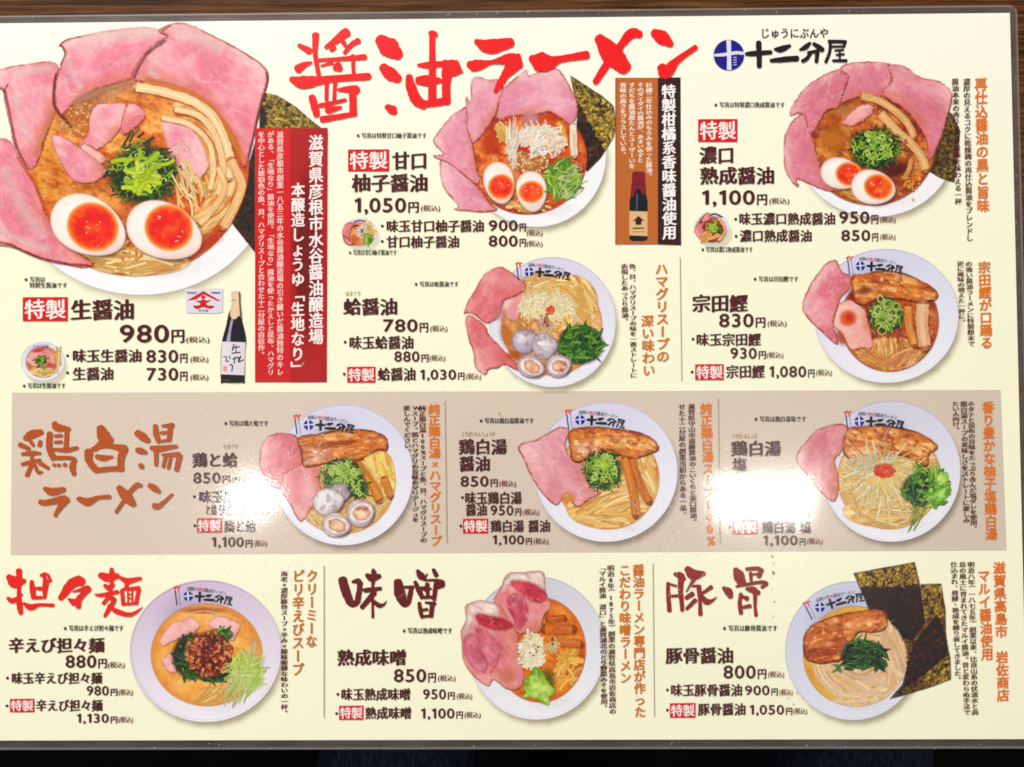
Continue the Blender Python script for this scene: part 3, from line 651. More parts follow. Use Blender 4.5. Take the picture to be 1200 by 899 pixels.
# ------------------------------------------------------------------ the printed bowls
def lerp(a, b, t): return tuple(x + (y - x) * t for x, y in zip(a, b))
class Bowl:
    def __init__(s, frame, seed, label):
        s.fr = frame; s.u = frame[2]; s.pic = Pic(.00001); s.arts = []; s.seed = seed; s.r = random.Random(seed); s.label = label
    def art(s, name):
        s.seed += 1; A = Art(name, s.pic, s.fr, s.seed); s.arts.append(A); return A
    def build(s):
        if DEBUG: print("LAYERS", s.label[:30], s.pic.z, (s.pic.z / ZS)) if hasattr(s, "label") else 0
        root = s.arts[0].build(menu, s.label)
        for A in s.arts[1:]: A.build(root)
        return root
    def dish(s, cx, cy, rx, ry, top=(208, 204, 228), low=(248, 246, 250), sh=(150, 132, 104), sha=.55):
        A = s.art('ramen_picture'); u = s.u; s.cen = (cx, cy)
        A.blob(cx + 4 * u, cy + 7 * u, rx * 1.05, ry * 1.045, sh, a=sha, hard=.86)
        A.fill(ellipse(cx, cy, rx, ry, 0, 72), top, ce=lerp(top, (160, 150, 185), .35), ew=1.0, smooth=False, grain=.03, grad=(low, .35, 1))
        A.fill(ellipse(cx, cy + .004 * ry, rx * .972, ry * .97, 0, 72), lerp(top, low, .25), ce=lerp(top, (255, 255, 255), .45), ew=1.6, smooth=False, grain=.03, grad=(lerp(top, low, .92), .2, 1))
        # grey modelling of the inner wall
        A.blob(cx - rx * .15, cy - ry * .42, rx * .62, ry * .5, lerp(top, (170, 165, 200), .5), a=.32, hard=.3)
        A.blob(cx + rx * .2, cy + ry * .74, rx * .45, ry * .18, (255, 255, 255), a=.35)
        return A
    def soup(s, cx, cy, rx, ry, c, ce, hi=None, dark=None, rot=0, spots=(), busy=.7):
        """broth seen from above; spots = (x, y, rx, ry, colour, amount) tint wide areas of it"""
        A = s.art('soup'); u = s.u; hi = hi or lerp(c, (255, 220, 150), .4); dark = dark or lerp(c, (60, 20, 5), .35); sd = s.seed
        def fn(x, y, d):
            n1 = fbm(x, y, 26, 4, sd); n2 = fbm(x, y, 9, 3, sd + 3); n3 = fbm(x, y, 5, 3, sd + 5, ang=25, stretch=2.6); n4 = fbm(x, y, 2.4, 2, sd + 8)
            k = np.tile(np.array(c, float), (len(x), 1)); k = mixc(k, hi, sst(.5, .8, n1) * .8); k = mixc(k, dark, sst(.5, .2, n1) * .75)
            for X_, Y_, RX, RY, CC, am in spots:
                q = ((x - s.fr[0]) * u - X_) ** 2 / RX ** 2 + ((y - s.fr[1]) * u - Y_) ** 2 / RY ** 2
                k = mixc(k, CC, np.exp(-q * 1.2) * am)
            k = mixc(k, ce, sst(.55, .85, n2) * .75 * busy); k = mixc(k, lerp(hi, (255, 240, 205), .35), sst(.64, .90, n3) * .6 * busy); k = mixc(k, lerp(ce, (60, 14, 4), .4), sst(.36, .12, n3) * .6 * busy)
            k = k * (1 + (n4 - .5) * .22 * busy)[:, None]; k = mixc(k, (255, 240, 214), sst(.88, .98, n4) * .5 * busy)
            k = mixc(k, ce, np.exp(-d / 3.0) * .75); return mixc(k, lerp(c, (255, 225, 170), .4), np.exp(-((d - 1.2) / .9) ** 2) * .35)
        A.paint(ellipse(cx, cy, rx, ry, rot, 64), fn, smooth=False, soft=1.0)
        for k in range(50):
            a = s.r.uniform(0, 6.28); d = s.r.uniform(.25, .97)
            A.dot(cx + rx * d * math.cos(a), cy + ry * d * math.sin(a), s.r.uniform(.3, .9) * u, s.r.uniform(.3, .6) * u, s.r.choice([lerp(c, (255, 235, 190), .8), ce, dark, (255, 244, 224)]), a=s.r.uniform(.3, .8), rot=s.r.uniform(0, 180), n=7)
        return A
    def dist(s, p, O): return float(np.min(np.hypot(O[:, 0] - p[0], O[:, 1] - p[1])))
    def pick(s, O):
        lo, hi = O.min(0), O.max(0)
        for _ in range(200):
            p = (s.r.uniform(lo[0], hi[0]), s.r.uniform(lo[1], hi[1]))
            if inside(p, O): return p
        return tuple(O.mean(0))
    def march(s, p, ang, L, O, wob=.0):
        st = 1.2 * s.u; q = [p]; a = ang
        for _ in range(int(L * s.u / st)):
            a += s.r.uniform(-wob, wob); n_ = (q[-1][0] + st * math.cos(a), q[-1][1] + st * math.sin(a))
            if not inside(n_, O): break
            q.append(n_)
        return q[::2] if len(q) > 5 else q
    def pork(s, pts, base=(226, 150, 170), fat=(250, 224, 228), crust=(146, 50, 36), lean=(210, 112, 138), ang=None, streaks=6, name='pork_slice', ew=1.2, grad=None, wet=.6, rimw=1.0):
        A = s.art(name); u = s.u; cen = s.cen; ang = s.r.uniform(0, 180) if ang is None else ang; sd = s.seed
        A.fill([(x + .6 * u, y + 1.1 * u) for x, y in pts], (110, 44, 26), a=.45, grain=0, sub=4, jit=.3)
        P = np.array(pts, float); rr = np.hypot(P[:, 0] - cen[0], P[:, 1] - cen[1]) / u; r0, r1 = rr.min(), rr.max() + 1e-6
        def fn(x, y, d):
            rho = (np.hypot(x - s.fr[0] - cen[0] / u, y - s.fr[1] - cen[1] / u) - r0) / (r1 - r0)
            n1 = fbm(x, y, 30, 3, sd); n2 = fbm(x, y, 11, 3, sd + 2, ang=ang, stretch=2.4); n3 = fbm(x, y, 3.2, 3, sd + 4, ang=ang, stretch=1.6); v = 1 - np.abs(2 * fbm(x, y, 16, 3, sd + 7, ang=ang, stretch=2.2) - 1); e = fbm(x, y, 12, 2, sd + 9)
            k = np.tile(np.array(base, float), (len(x), 1))
            k = mixc(k, lean, sst(.35, .85, n1) * sst(1.2, .35, rho) * .5); k = mixc(k, lerp(base, fat, .75), sst(.55, .15, n1) * .40)
            k = mixc(k, fat, sst(.60, 1.05, rho + (n2 - .5) * .4) * .75)
            k = mixc(k, fat, sst(.90, 1.0, v) * (.12 + .35 * n2)); k = mixc(k, lean, sst(.60, .9, n2) * .14)
            k = mixc(k, lerp(base, (186, 92, 56), .7), sst(.30, -.05, rho + (n2 - .5) * .25) * wet)
            k = k * (.95 + .10 * n3)[:, None] * np.array((1.02, .985, .945))
            pz = np.clip(.25 + 1.3 * (e - .3), .08, 1)
            k = mixc(k, (232, 150, 132), np.exp(-d / 3.2) * .55 * pz); k = mixc(k, crust, np.exp(-(d / (1.25 * rimw)) ** 2) * pz); return k
        O = A.paint(pts, fn, sub=7, jit=.55)
        C = O.mean(0); size = max(np.ptp(O[:, 0]), np.ptp(O[:, 1])); n = len(O); T = O - C
        for k in range(streaks):
            p = s.pick(O); q = s.march(p, math.radians(ang + s.r.uniform(-30, 30)), s.r.uniform(.06, .2) * size / u, O, .16)
            if len(q) > 3: A.stroke(q, s.r.uniform(.5, 1.3), s.r.choice([fat, (255, 240, 240), lerp(fat, base, .4)]), a=s.r.uniform(.3, .65), ae=0, sub=3, caps=False, grain=.3)
        for k in range(int(size / u * .7)):
            i = s.r.randrange(n); p = C + T[i] * s.r.uniform(.955, 1.0); A.dot(p[0], p[1], s.r.uniform(.5, 1.5) * u, s.r.uniform(.3, .7) * u, s.r.choice([crust, lerp(crust, (214, 100, 70), .6), (222, 140, 120), (250, 214, 206)]), a=.65, rot=s.r.uniform(0, 180), n=7)
        return A, O
    def belly(s, pts, ang=8, base=(212, 122, 58), dark=(140, 60, 26), light=(244, 192, 124), crust=(92, 34, 14), n=14, pale=None):
        A = s.art('roast_pork'); u = s.u; sd = s.seed
        A.fill([(x + .3 * u, y + 1.5 * u) for x, y in pts], (84, 34, 14), a=.6, grain=0, sub=4)
        def fn(x, y, d):
            n1 = fbm(x, y, 9, 4, sd, ang=ang, stretch=4.5); n2 = fbm(x, y, 14, 3, sd + 2); n3 = fbm(x, y, 3, 3, sd + 4, ang=ang, stretch=2); n4 = fbm(x, y, 4.5, 3, sd + 6, ang=ang + 20, stretch=1.5); e = fbm(x, y, 10, 2, sd + 9)
            k = np.tile(np.array(base, float), (len(x), 1)); k = mixc(k, light, sst(.52, .80, n1) * .85); k = mixc(k, dark, sst(.46, .18, n1) * .8); k = mixc(k, (226, 140, 62), sst(.5, .8, n2) * .5); k = mixc(k, (164, 70, 30), sst(.42, .15, n2) * .6)
            k = mixc(k, (252, 216, 160), sst(.68, .92, n3) * .6); k = mixc(k, dark, sst(.30, .10, n4) * .7)
            if pale:
                q = ((x - s.fr[0]) * u - pale[0]) ** 2 / pale[2] ** 2 + ((y - s.fr[1]) * u - pale[1]) ** 2 / pale[3] ** 2; w = np.exp(-q * 1.1)
                k = mixc(k, (224, 170, 144), w * .75); k = mixc(k, (252, 232, 216), w * sst(.52, .72, n3)); k = mixc(k, (176, 100, 76), w * sst(.42, .2, n4) * .8)
            k = k * (.88 + .24 * n3)[:, None]; pz = np.clip(.4 + 1.2 * (e - .3), .2, 1)
            k = mixc(k, (186, 92, 40), np.exp(-d / 3.5) * .55); return mixc(k, crust, np.exp(-(d / 1.7) ** 2) * pz)
        O = A.paint(pts, fn, sub=6, jit=.6)
        for k in range(n):
            p = s.pick(O); q = s.march(p, math.radians(ang + s.r.uniform(-14, 14)), s.r.uniform(4, 16), O, .12)
            if len(q) > 3: A.stroke(q, s.r.uniform(.6, 1.6), s.r.choice([(255, 226, 180), light, dark]), a=s.r.uniform(.3, .6), ae=0, sub=3, caps=False, grain=.5)
        for k in range(26):
            p = s.pick(O)
            if s.dist(p, O) > .8 * u: A.dot(*p, s.r.uniform(.4, 1.1) * u, s.r.uniform(.3, .6) * u, s.r.choice([dark, (255, 232, 196), (150, 66, 26)]), a=s.r.uniform(.4, .8), rot=s.r.uniform(0, 180), n=7)
        return A
    def egg(s, cx, cy, rx, ry, rot, yx, yy, yrx, yry, yc=(228, 50, 20)):
        A = s.art('egg_half'); u = s.u
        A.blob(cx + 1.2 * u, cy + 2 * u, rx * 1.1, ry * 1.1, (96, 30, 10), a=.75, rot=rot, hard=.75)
        c = math.radians(rot); P = ellipse(0, 0, rx, ry, 0, 44); P[:, 1] *= 1 - .12 * P[:, 0] / rx
        Q = np.stack([cx + P[:, 0] * math.cos(c) - P[:, 1] * math.sin(c), cy + P[:, 0] * math.sin(c) + P[:, 1] * math.cos(c)], 1)
        sd = s.seed
        def white(x, y, d):
            X, Y = ((x - s.fr[0]) * u - cx) / rx, ((y - s.fr[1]) * u - cy) / ry; n1 = fbm(x, y, 14, 2, sd)
            k = np.tile(np.array((252, 238, 230), float), (len(x), 1)); k = mixc(k, (255, 250, 246), sst(.7, .1, np.hypot(X + .3, Y + .35)) * .8); k = mixc(k, (236, 206, 198), sst(.2, 1.0, X * .35 + Y * .8 + (n1 - .5) * .3) * .7); return mixc(k, (222, 176, 156), np.exp(-d / 1.5) * .65)
        A.paint(Q, white, smooth=False, soft=.9)
        Y = s.art('egg_yolk'); a_ = math.radians(rot)
        def yolk(x, y, d):
            n1 = fbm(x, y, 8, 3, sd + 2); n2 = fbm(x, y, 3, 2, sd + 4); R_ = min(yrx, yry) / u
            k = np.tile(np.array(yc, float), (len(x), 1)); k = mixc(k, (214, 26, 10), sst(.4, .75, n1) * .7); k = mixc(k, (248, 122, 40), sst(.40, .15, n1) * .4); k = mixc(k, (246, 130, 44), .7 * np.exp(-(((x - s.fr[0]) * u - yx - .1 * yrx) ** 2 / (yrx * .4) ** 2 + ((y - s.fr[1]) * u - yy - .05 * yry) ** 2 / (yry * .28) ** 2)) * .8)
            k = k * (.92 + .16 * n2)[:, None]; k = mixc(k, (246, 150, 52), np.exp(-d / (R_ * .14 + .4)) * .95); return mixc(k, (252, 206, 130), np.exp(-d / (R_ * .05 + .3)) * .8)
        Y.paint(ellipse(yx, yy, yrx * 1.1, yry * 1.1, rot, 36), yolk, smooth=False, jit=.5, soft=1.2)
        for k in range(5):
            a = s.r.uniform(0, 6.28); d = s.r.uniform(.2, .75); x, y = yx + yrx * d * math.cos(a), yy + yry * d * math.sin(a)
            Y.stroke([(x, y), (x + s.r.uniform(-.2, .2) * yrx, y + s.r.uniform(-.1, .1) * yry)], .9, (255, 214, 180), a=.8)
    def tangle(s, name, cx, cy, rx, ry, n, cols, L, w, ang=None, spread=180, curl=.14, under=None, clip=None, dark=None, A=None, ringy=0, rot=0, edge=.55):
        A = A or s.art(name); u = s.u
        if under: A.blob(cx, cy, rx * 1.08, ry * 1.08, under, a=.95, hard=.62, rot=rot)
        cr_, sr_ = math.cos(math.radians(rot)), math.sin(math.radians(rot))
        for k in range(n):
            a = s.r.uniform(0, 6.28); d = math.sqrt(s.r.random()); ex, ey = rx * d * math.cos(a), ry * d * math.sin(a); x, y = cx + ex * cr_ - ey * sr_, cy + ex * sr_ + ey * cr_
            th = ang(x, y) if callable(ang) else (ang if ang is not None else 0)
            t = math.radians(th + s.r.uniform(-spread, spread) * .5); l = L * s.r.uniform(.6, 1.3) * u * (1.25 if 'noodle' in name else 1); cv = s.r.uniform(-curl, curl)
            q = []; m = 6; px, py = x - math.cos(t) * l / 2, y - math.sin(t) * l / 2
            if callable(ang): off = t - math.radians(th); m = 9; px, py = x, y; t = math.radians(th) + off
            for i in range(m):
                q.append((px, py)); px += math.cos(t) * l / (m - 1); py += math.sin(t) * l / (m - 1); t = (math.radians(ang(px, py)) + off) if callable(ang) else t + cv
            if clip is not None:
                q = [p for p in q if inside(p, clip)]
                if len(q) < 3: continue
            c = s.r.choice(cols); ww = w * s.r.uniform(.75, 1.25) * (1.55 if 'noodle' in name else 1)
            f_ = s.r.uniform(.86, 1.06); c = tuple(min(255, v * f_) for v in c)
            e = lerp(c, dark or ((150, 90, 30) if 'noodle' in name else (70, 40, 10)), min(edge, .42) if 'noodle' in name else edge)
            A.stroke(q, ww, c, ce=e, sub=3, grain=.4)
        for k in range(ringy):
            a = s.r.uniform(0, 6.28); d = math.sqrt(s.r.random()) * .85; x, y = cx + rx * d * math.cos(a), cy + ry * d * math.sin(a)
            R_ = s.r.uniform(1.8, 4.2) * u; rr = s.r.uniform(0, 180); c = s.r.choice(cols); 
            P = ellipse(x, y, R_, R_ * s.r.uniform(.45, .9), rr, 14); m = s.r.choice([15, 15, 12, 10]); P = np.concatenate([P, P[:1]])[:m]
            A.stroke(P, w * .95, lerp(c, (235, 245, 170), .25), ce=lerp(c, dark or (30, 60, 10), .5), sub=2, grain=.1, caps=False)
        return A
    def scallion(s, cx, cy, rx, ry, n=90, rings=16, bright=.5, under=(40, 58, 30)):
        A = s.tangle('scallion_heap', cx, cy, rx, ry, n, [(52, 88, 40), (78, 120, 46), (120, 160, 60), (38, 62, 36)], 9, 1.7, curl=.5, under=under, dark=(16, 34, 14))
        s.tangle('', cx - rx * .05, cy - ry * .12, rx * .8, ry * .75, int(n * bright), [(150, 182, 64), (182, 204, 84), (118, 158, 54), (210, 222, 124)], 8, 1.8, curl=.55, A=A, ringy=rings, dark=(50, 90, 20))
        return A
    def stick(s, pts, w, c=(238, 206, 158), ce=(190, 130, 76), streak=10, name='bamboo_shoot'):
        A = s.art(name); u = s.u
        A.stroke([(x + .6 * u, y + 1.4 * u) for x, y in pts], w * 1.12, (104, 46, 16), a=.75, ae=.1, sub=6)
        A.stroke(pts, w, ce, ae=.2, sub=6, grain=.5, rough=.10); A.stroke([pts[0]] + list(pts[1:]), w * .9, c, ce=lerp(c, ce, .55), sub=6, grain=.5, rough=.12, caps=False)
        P = spline(np.array(pts, float), False, 6) if len(pts) > 2 else np.array([np.array(pts[0]) * (1 - t) + np.array(pts[1]) * t for t in np.linspace(0, 1, 8)])
        for k in range(streak):
            o = s.r.uniform(-.32, .32) * w * u; i0 = s.r.randrange(0, max(1, len(P) - 5)); i1 = min(len(P), i0 + s.r.randrange(4, 10)); Q = P[i0:i1]
            if len(Q) < 3: continue
            T = np.gradient(Q, axis=0); L = np.hypot(T[:, 0], T[:, 1]) + 1e-9; N = np.stack([-T[:, 1] / L, T[:, 0] / L], 1)
            A.stroke(Q + N * o, .8, s.r.choice([lerp(c, (255, 250, 230), .6), ce, lerp(c, ce, .5)]), a=.6, ae=0, sub=2, caps=False)
        return A
    def nori(s, pts, base=(46, 30, 26), spots=((128, 106, 48), (164, 138, 62), (92, 74, 40), (68, 48, 34)), n=0, light=None, sm=True):
        A = s.art('nori_sheet'); u = s.u; sd = s.seed
        def fn(x, y, d):
            n1 = fbm(x, y, 18, 3, sd); n2 = fbm(x, y, 2.6, 3, sd + 2, ang=35, stretch=1.5); n3 = fbm(x, y, 1.9, 2, sd + 4); n4 = fbm(x, y, 2.6, 2, sd + 6, ang=-40, stretch=1.5)
            L = np.array([light(((a - s.fr[0]) * u, (b_ - s.fr[1]) * u)) for a, b_ in zip(x + (n2 - .5) * 7, y + (n2 - .5) * 7)]) if light else np.full(len(x), .5)
            k = np.tile(np.array(base, float), (len(x), 1)); k = mixc(k, spots[3], sst(.45, .8, n1) * .7); k = mixc(k, spots[2], L * sst(.15, .6, n1 * .4 + n2 * .6) * .9)
            k = mixc(k, spots[0], sst(.34, .72, n2 + (L - .5) * .30) * np.clip(L * 1.3, .12, 1) * .85); k = mixc(k, spots[1], sst(.55, .80, n3 + (L - .5) * .35) * np.clip(L * 1.2, .05, 1) * .9)
            k = mixc(k, (226, 206, 120), sst(.80, .95, n4) * L * .8); k = mixc(k, (30, 16, 12), sst(.34, .12, n4) * .75)
            k = k * (.82 + .36 * n3)[:, None]; return mixc(k, (26, 14, 10), np.exp(-(d / .9) ** 2) * .6)
        A.paint(pts, fn, sub=3, smooth=sm, jit=.25)
        return A
    def nest(s, cx, cy, rx, ry, c=(240, 204, 140), dark=(190, 126, 60), light=(254, 236, 192), ang=20, clip=None, name='noodles', pts=None, a=1.0):
        """a mass of noodles: soft combed ground that single strands are laid on"""
        A = s.art(name); u = s.u; sd = s.seed
        def fn(x, y, d):
            if callable(ang):
                m = ang((x - s.fr[0]) * u, (y - s.fr[1]) * u); t = np.radians(m)
                q = (-(x - s.fr[0] - cx / u) * np.sin(t) + (y - s.fr[1] - cy / u) * np.cos(t)); n1 = fbm(q * 3, np.zeros_like(q) + fbm(x, y, 20, 2, sd) * 9, 7, 3, sd)
            else: n1 = fbm(x, y, 3.2, 3, sd, ang=ang, stretch=7)
            n2 = fbm(x, y, 14, 3, sd + 3); k = np.tile(np.array(c, float), (len(x), 1)); k = mixc(k, light, sst(.5, .78, n1) * .9); k = mixc(k, dark, sst(.46, .2, n1) * .9); return mixc(k, dark, sst(.45, .2, n2) * .45)
        A.paint(pts if pts is not None else ellipse(cx, cy, rx, ry, 0, 40), fn, smooth=pts is not None, soft=2.2, alpha=a)
        return A
    def lean(s, pts, c, c2, name='lean_meat', soft=2.4, ang=40):
        A = s.art(name); sd = s.seed
        def fn(x, y, d):
            n1 = fbm(x, y, 9, 3, sd, ang=ang, stretch=2.4); n2 = fbm(x, y, 3, 2, sd + 3, ang=ang, stretch=2); v = 1 - np.abs(2 * fbm(x, y, 12, 3, sd + 7, ang=ang, stretch=2.5) - 1)
            k = np.tile(np.array(c, float), (len(x), 1)); k = mixc(k, c2, sst(.4, .8, n1) * .7); k = mixc(k, (238, 186, 188), sst(.9, 1, v) * .5); return k * (.9 + .2 * n2)[:, None]
        A.paint(pts, fn, soft=soft, jit=.8); return A
    def leaf(s, pts, c, dark, light, veins=(), name='green_leaf'):
        A = s.art(name); sd = s.seed; u = s.u
        def fn(x, y, d):
            n1 = fbm(x, y, 9, 3, sd); n2 = fbm(x, y, 3, 3, sd + 3)
            k = np.tile(np.array(c, float), (len(x), 1)); k = mixc(k, light, sst(.5, .8, n1) * .8); k = mixc(k, dark, sst(.45, .2, n1) * .8); k = k * (.85 + .3 * n2)[:, None]; return mixc(k, dark, np.exp(-d / 1.6) * .6)
        A.paint(pts, fn, jit=1.0, sub=4)
        for q in veins: A.stroke(q, 1.1, lerp(light, (245, 250, 220), .6), ae=0, a=.85, sub=4)
        return A
    def bits(s, name, cx, cy, rx, ry, n, cols, size, dark=(70, 24, 10), A=None, under=None):
        A = A or s.art(name); u = s.u
        if under: A.blob(cx, cy, rx * 1.1, ry * 1.1, under, a=.95, hard=.65)
        for k in range(n):
            a = s.r.uniform(0, 6.28); d = math.sqrt(s.r.random()); x, y = cx + rx * d * math.cos(a), cy + ry * d * math.sin(a)
            m = s.r.randrange(5, 8); P = ellipse(x, y, size * u * s.r.uniform(.6, 1.3), size * u * s.r.uniform(.5, .9), s.r.uniform(0, 180), m)
            c = s.r.choice(cols); A.fill(P, c, ce=lerp(c, dark, .6), ew=size * .28, sub=3, grain=.15)
            if s.r.random() < .4: A.dot(x - .2 * size * u, y - .2 * size * u, .25 * size * u, .18 * size * u, lerp(c, (255, 240, 220), .6), a=.8, n=6)
        return A
    def clam(s, cx, cy, rx, ry, rot, c=(214, 206, 216), open_=False):
        A = s.art('clam'); u = s.u; sd = s.seed
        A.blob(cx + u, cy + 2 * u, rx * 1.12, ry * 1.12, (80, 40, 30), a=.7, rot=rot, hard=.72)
        def shell(x, y, d):
            X, Y = ((x - s.fr[0]) * u - cx) / rx, ((y - s.fr[1]) * u - cy) / ry; n1 = fbm(x, y, 6, 3, sd); r_ = np.hypot(X, Y + .9); rings = .5 + .5 * np.sin(r_ * 20 + n1 * 5)
            k = np.tile(np.array(c, float), (len(x), 1)); k = mixc(k, (252, 250, 252), sst(.9, .1, np.hypot(X + .25, Y + .3)) * .8); k = mixc(k, lerp(c, (110, 90, 110), .6), sst(.2, 1.1, X * .6 + Y * .7) * .8)
            k = mixc(k, lerp(c, (140, 122, 136), .6), rings * .16); k = mixc(k, (150, 124, 128), sst(.55, .85, fbm(x, y, 7, 3, sd + 5)) * .6); k = mixc(k, (190, 160, 140), sst(.6, .9, fbm(x, y, 3, 2, sd + 6)) * .4); return mixc(k, lerp(c, (110, 80, 80), .6), np.exp(-d / 1.4) * .6)
        t_ = math.radians(rot); E_ = ellipse(0, 0, rx, ry, 0, 40); E_[:, 1] *= 1 - .20 * E_[:, 0] / rx - .10 * np.cos(2 * np.arctan2(E_[:, 1], E_[:, 0])); E_ = np.stack([cx + E_[:, 0] * math.cos(t_) - E_[:, 1] * math.sin(t_), cy + E_[:, 0] * math.sin(t_) + E_[:, 1] * math.cos(t_)], 1)
        A.paint(E_, shell, smooth=False, soft=1.0, jit=.5)
        if open_:
            def flesh(x, y, d):
                n1 = fbm(x, y, 5, 3, sd + 1, ang=rot + 40, stretch=1.8); k = np.tile(np.array((232, 184, 152), float), (len(x), 1)); k = mixc(k, (252, 224, 198), sst(.5, .75, n1) * .9); k = mixc(k, (172, 98, 72), sst(.42, .2, n1) * .9); return mixc(k, (176, 110, 86), np.exp(-d / 1.5) * .6)
            def lip(x, y, d):
                n1 = fbm(x, y, 6, 2, sd + 2); k = mixc(np.tile(np.array((250, 240, 234), float), (len(x), 1)), (214, 190, 192), sst(.5, .8, n1) * .5); return mixc(k, (190, 160, 166), np.exp(-d / 1.3) * .6)
            A.paint(ellipse(cx, cy, rx * .86, ry * .82, rot, 30), lip, smooth=False, soft=1.0); A.paint(ellipse(cx + rx * .05, cy + ry * .02, rx * .60, ry * .54, rot + 15, 9), flesh, jit=1.0, soft=1.0)
    def leaves(s, name, cx, cy, rx, ry, n, cols, L=16, w=4.2, under=(24, 44, 18), ang=None, spread=180):
        A = s.art(name); u = s.u
        if under: A.blob(cx, cy, rx * 1.02, ry * 1.02, under, a=.97, hard=.72)
        for k in range(n):
            a = s.r.uniform(0, 6.28); d = math.sqrt(s.r.random()) * .86; x, y = cx + rx * d * math.cos(a), cy + ry * d * math.sin(a)
            t = math.radians((ang if ang is not None else 0) + s.r.uniform(-.5, .5) * spread); l = L * u * s.r.uniform(.5, 1.2); c = s.r.choice(cols); m = 5; q = []; px, py = x - math.cos(t) * l / 2, y - math.sin(t) * l / 2; cv = s.r.uniform(-.3, .3); W_ = w * u * s.r.uniform(.6, 1.2)
            for i in range(m):
                f = i / (m - 1); q.append((px, py, W_ * (.25 + .95 * math.sin(PI * min(.97, .08 + f * .95))))); px += math.cos(t) * l / (m - 1); py += math.sin(t) * l / (m - 1); t += cv
            A.stroke(q, None, c, ce=lerp(c, (14, 34, 10), .55), sub=4, grain=.6, rough=.2)
            if s.r.random() < .5: A.stroke([(p[0], p[1]) for p in q], .5, lerp(c, (230, 245, 180), .5), a=.7, ae=0, sub=2, caps=False)
        return A
    def lettering(s, x, y, w, rot=0):
        """shop mark fired on the bowl's inner wall; (x, y) left end of the emblem, w width of the whole mark"""
        k = w / 1000.0; A = s.art('bowl_lettering'); c, sn = math.cos(math.radians(rot)), math.sin(math.radians(rot))
        def tf(X, Y, sag=True):
            Y = Y + (0.00035 * (X - 300) ** 2 * .35 if sag else 0); X, Y = X * k, Y * k
            return (x + X * c - Y * sn, y + X * sn + Y * c)
        q = s.u; 
        for st in T_SHOP:
            pts = [(*tf(p[0] - 90, p[1] - 283), p[2] * 1.55 * k) for p in st]
            if len(pts) == 1: pts.append((pts[0][0] + .1, pts[0][1], pts[0][2]))
            A.stroke(pts, None, (28, 28, 44), sub=3)
        ex, ey = tf(120, 0); R_ = 96 * k
        A.fill(ellipse(ex, ey, R_, R_, 0, 24), (34, 44, 140), smooth=False); A.stroke([(ex - R_ * .1, ey - R_), (ex + R_ * .05, ey + R_)], R_ * .32 / q, (220, 222, 240), caps=False); A.stroke([(ex - R_, ey), (ex + R_, ey - R_ * .15)], R_ * .24 / q, (220, 222, 240), caps=False)
        # small tagline above: dark, red, dark runs of characters
        for a0, t, col in ((120, '滋賀の', (50, 46, 60)), (330, '熟成', (214, 50, 50)), (470, '醤油ラーメン', (50, 46, 60))):
            for i, ch in enumerate(t):
                gx, gy = tf(a0 + i * 70, -150); z = s.pic.nz(); P, F = glyph(ch, 1); e = 84 * k
                Q = np.stack([gx + (P[:, 0] - .5) * e, gy - (P[:, 1] - .38) * e], 1); A.add(Q, F, np.array([*ink(col), 1]), .0, np.full(len(Q), z))
        for dx, col in ((-130, (84, 74, 96)), (-60, (140, 132, 160))):
            x0, y0 = tf(dx - 30, -150, False); x1, y1 = tf(dx + 40, 190, False); A.stroke([(x0, y0), (x1, y1)], (26 if dx < -100 else 14) * k / q, col)
            A.stroke([(x0 - 22 * k, y0 + 5 * k), (x0 + 40 * k, y0 - 24 * k)], 26 * k / q, (214, 60, 60)); A.stroke([(x0, y0), tf(dx - 18, -90, False)], 26 * k / q, (214, 70, 70))

NOODLE = [(246, 216, 150), (238, 198, 122), (252, 232, 182), (228, 180, 100)]
GREEN = [(70, 118, 42), (96, 148, 52), (48, 88, 34), (126, 172, 70)]
LIGHTG = [(150, 196, 72), (178, 212, 92), (120, 170, 56), (206, 226, 130), (96, 150, 48)]
WHITE = [(252, 246, 236), (246, 234, 214), (255, 252, 246), (236, 220, 196)]

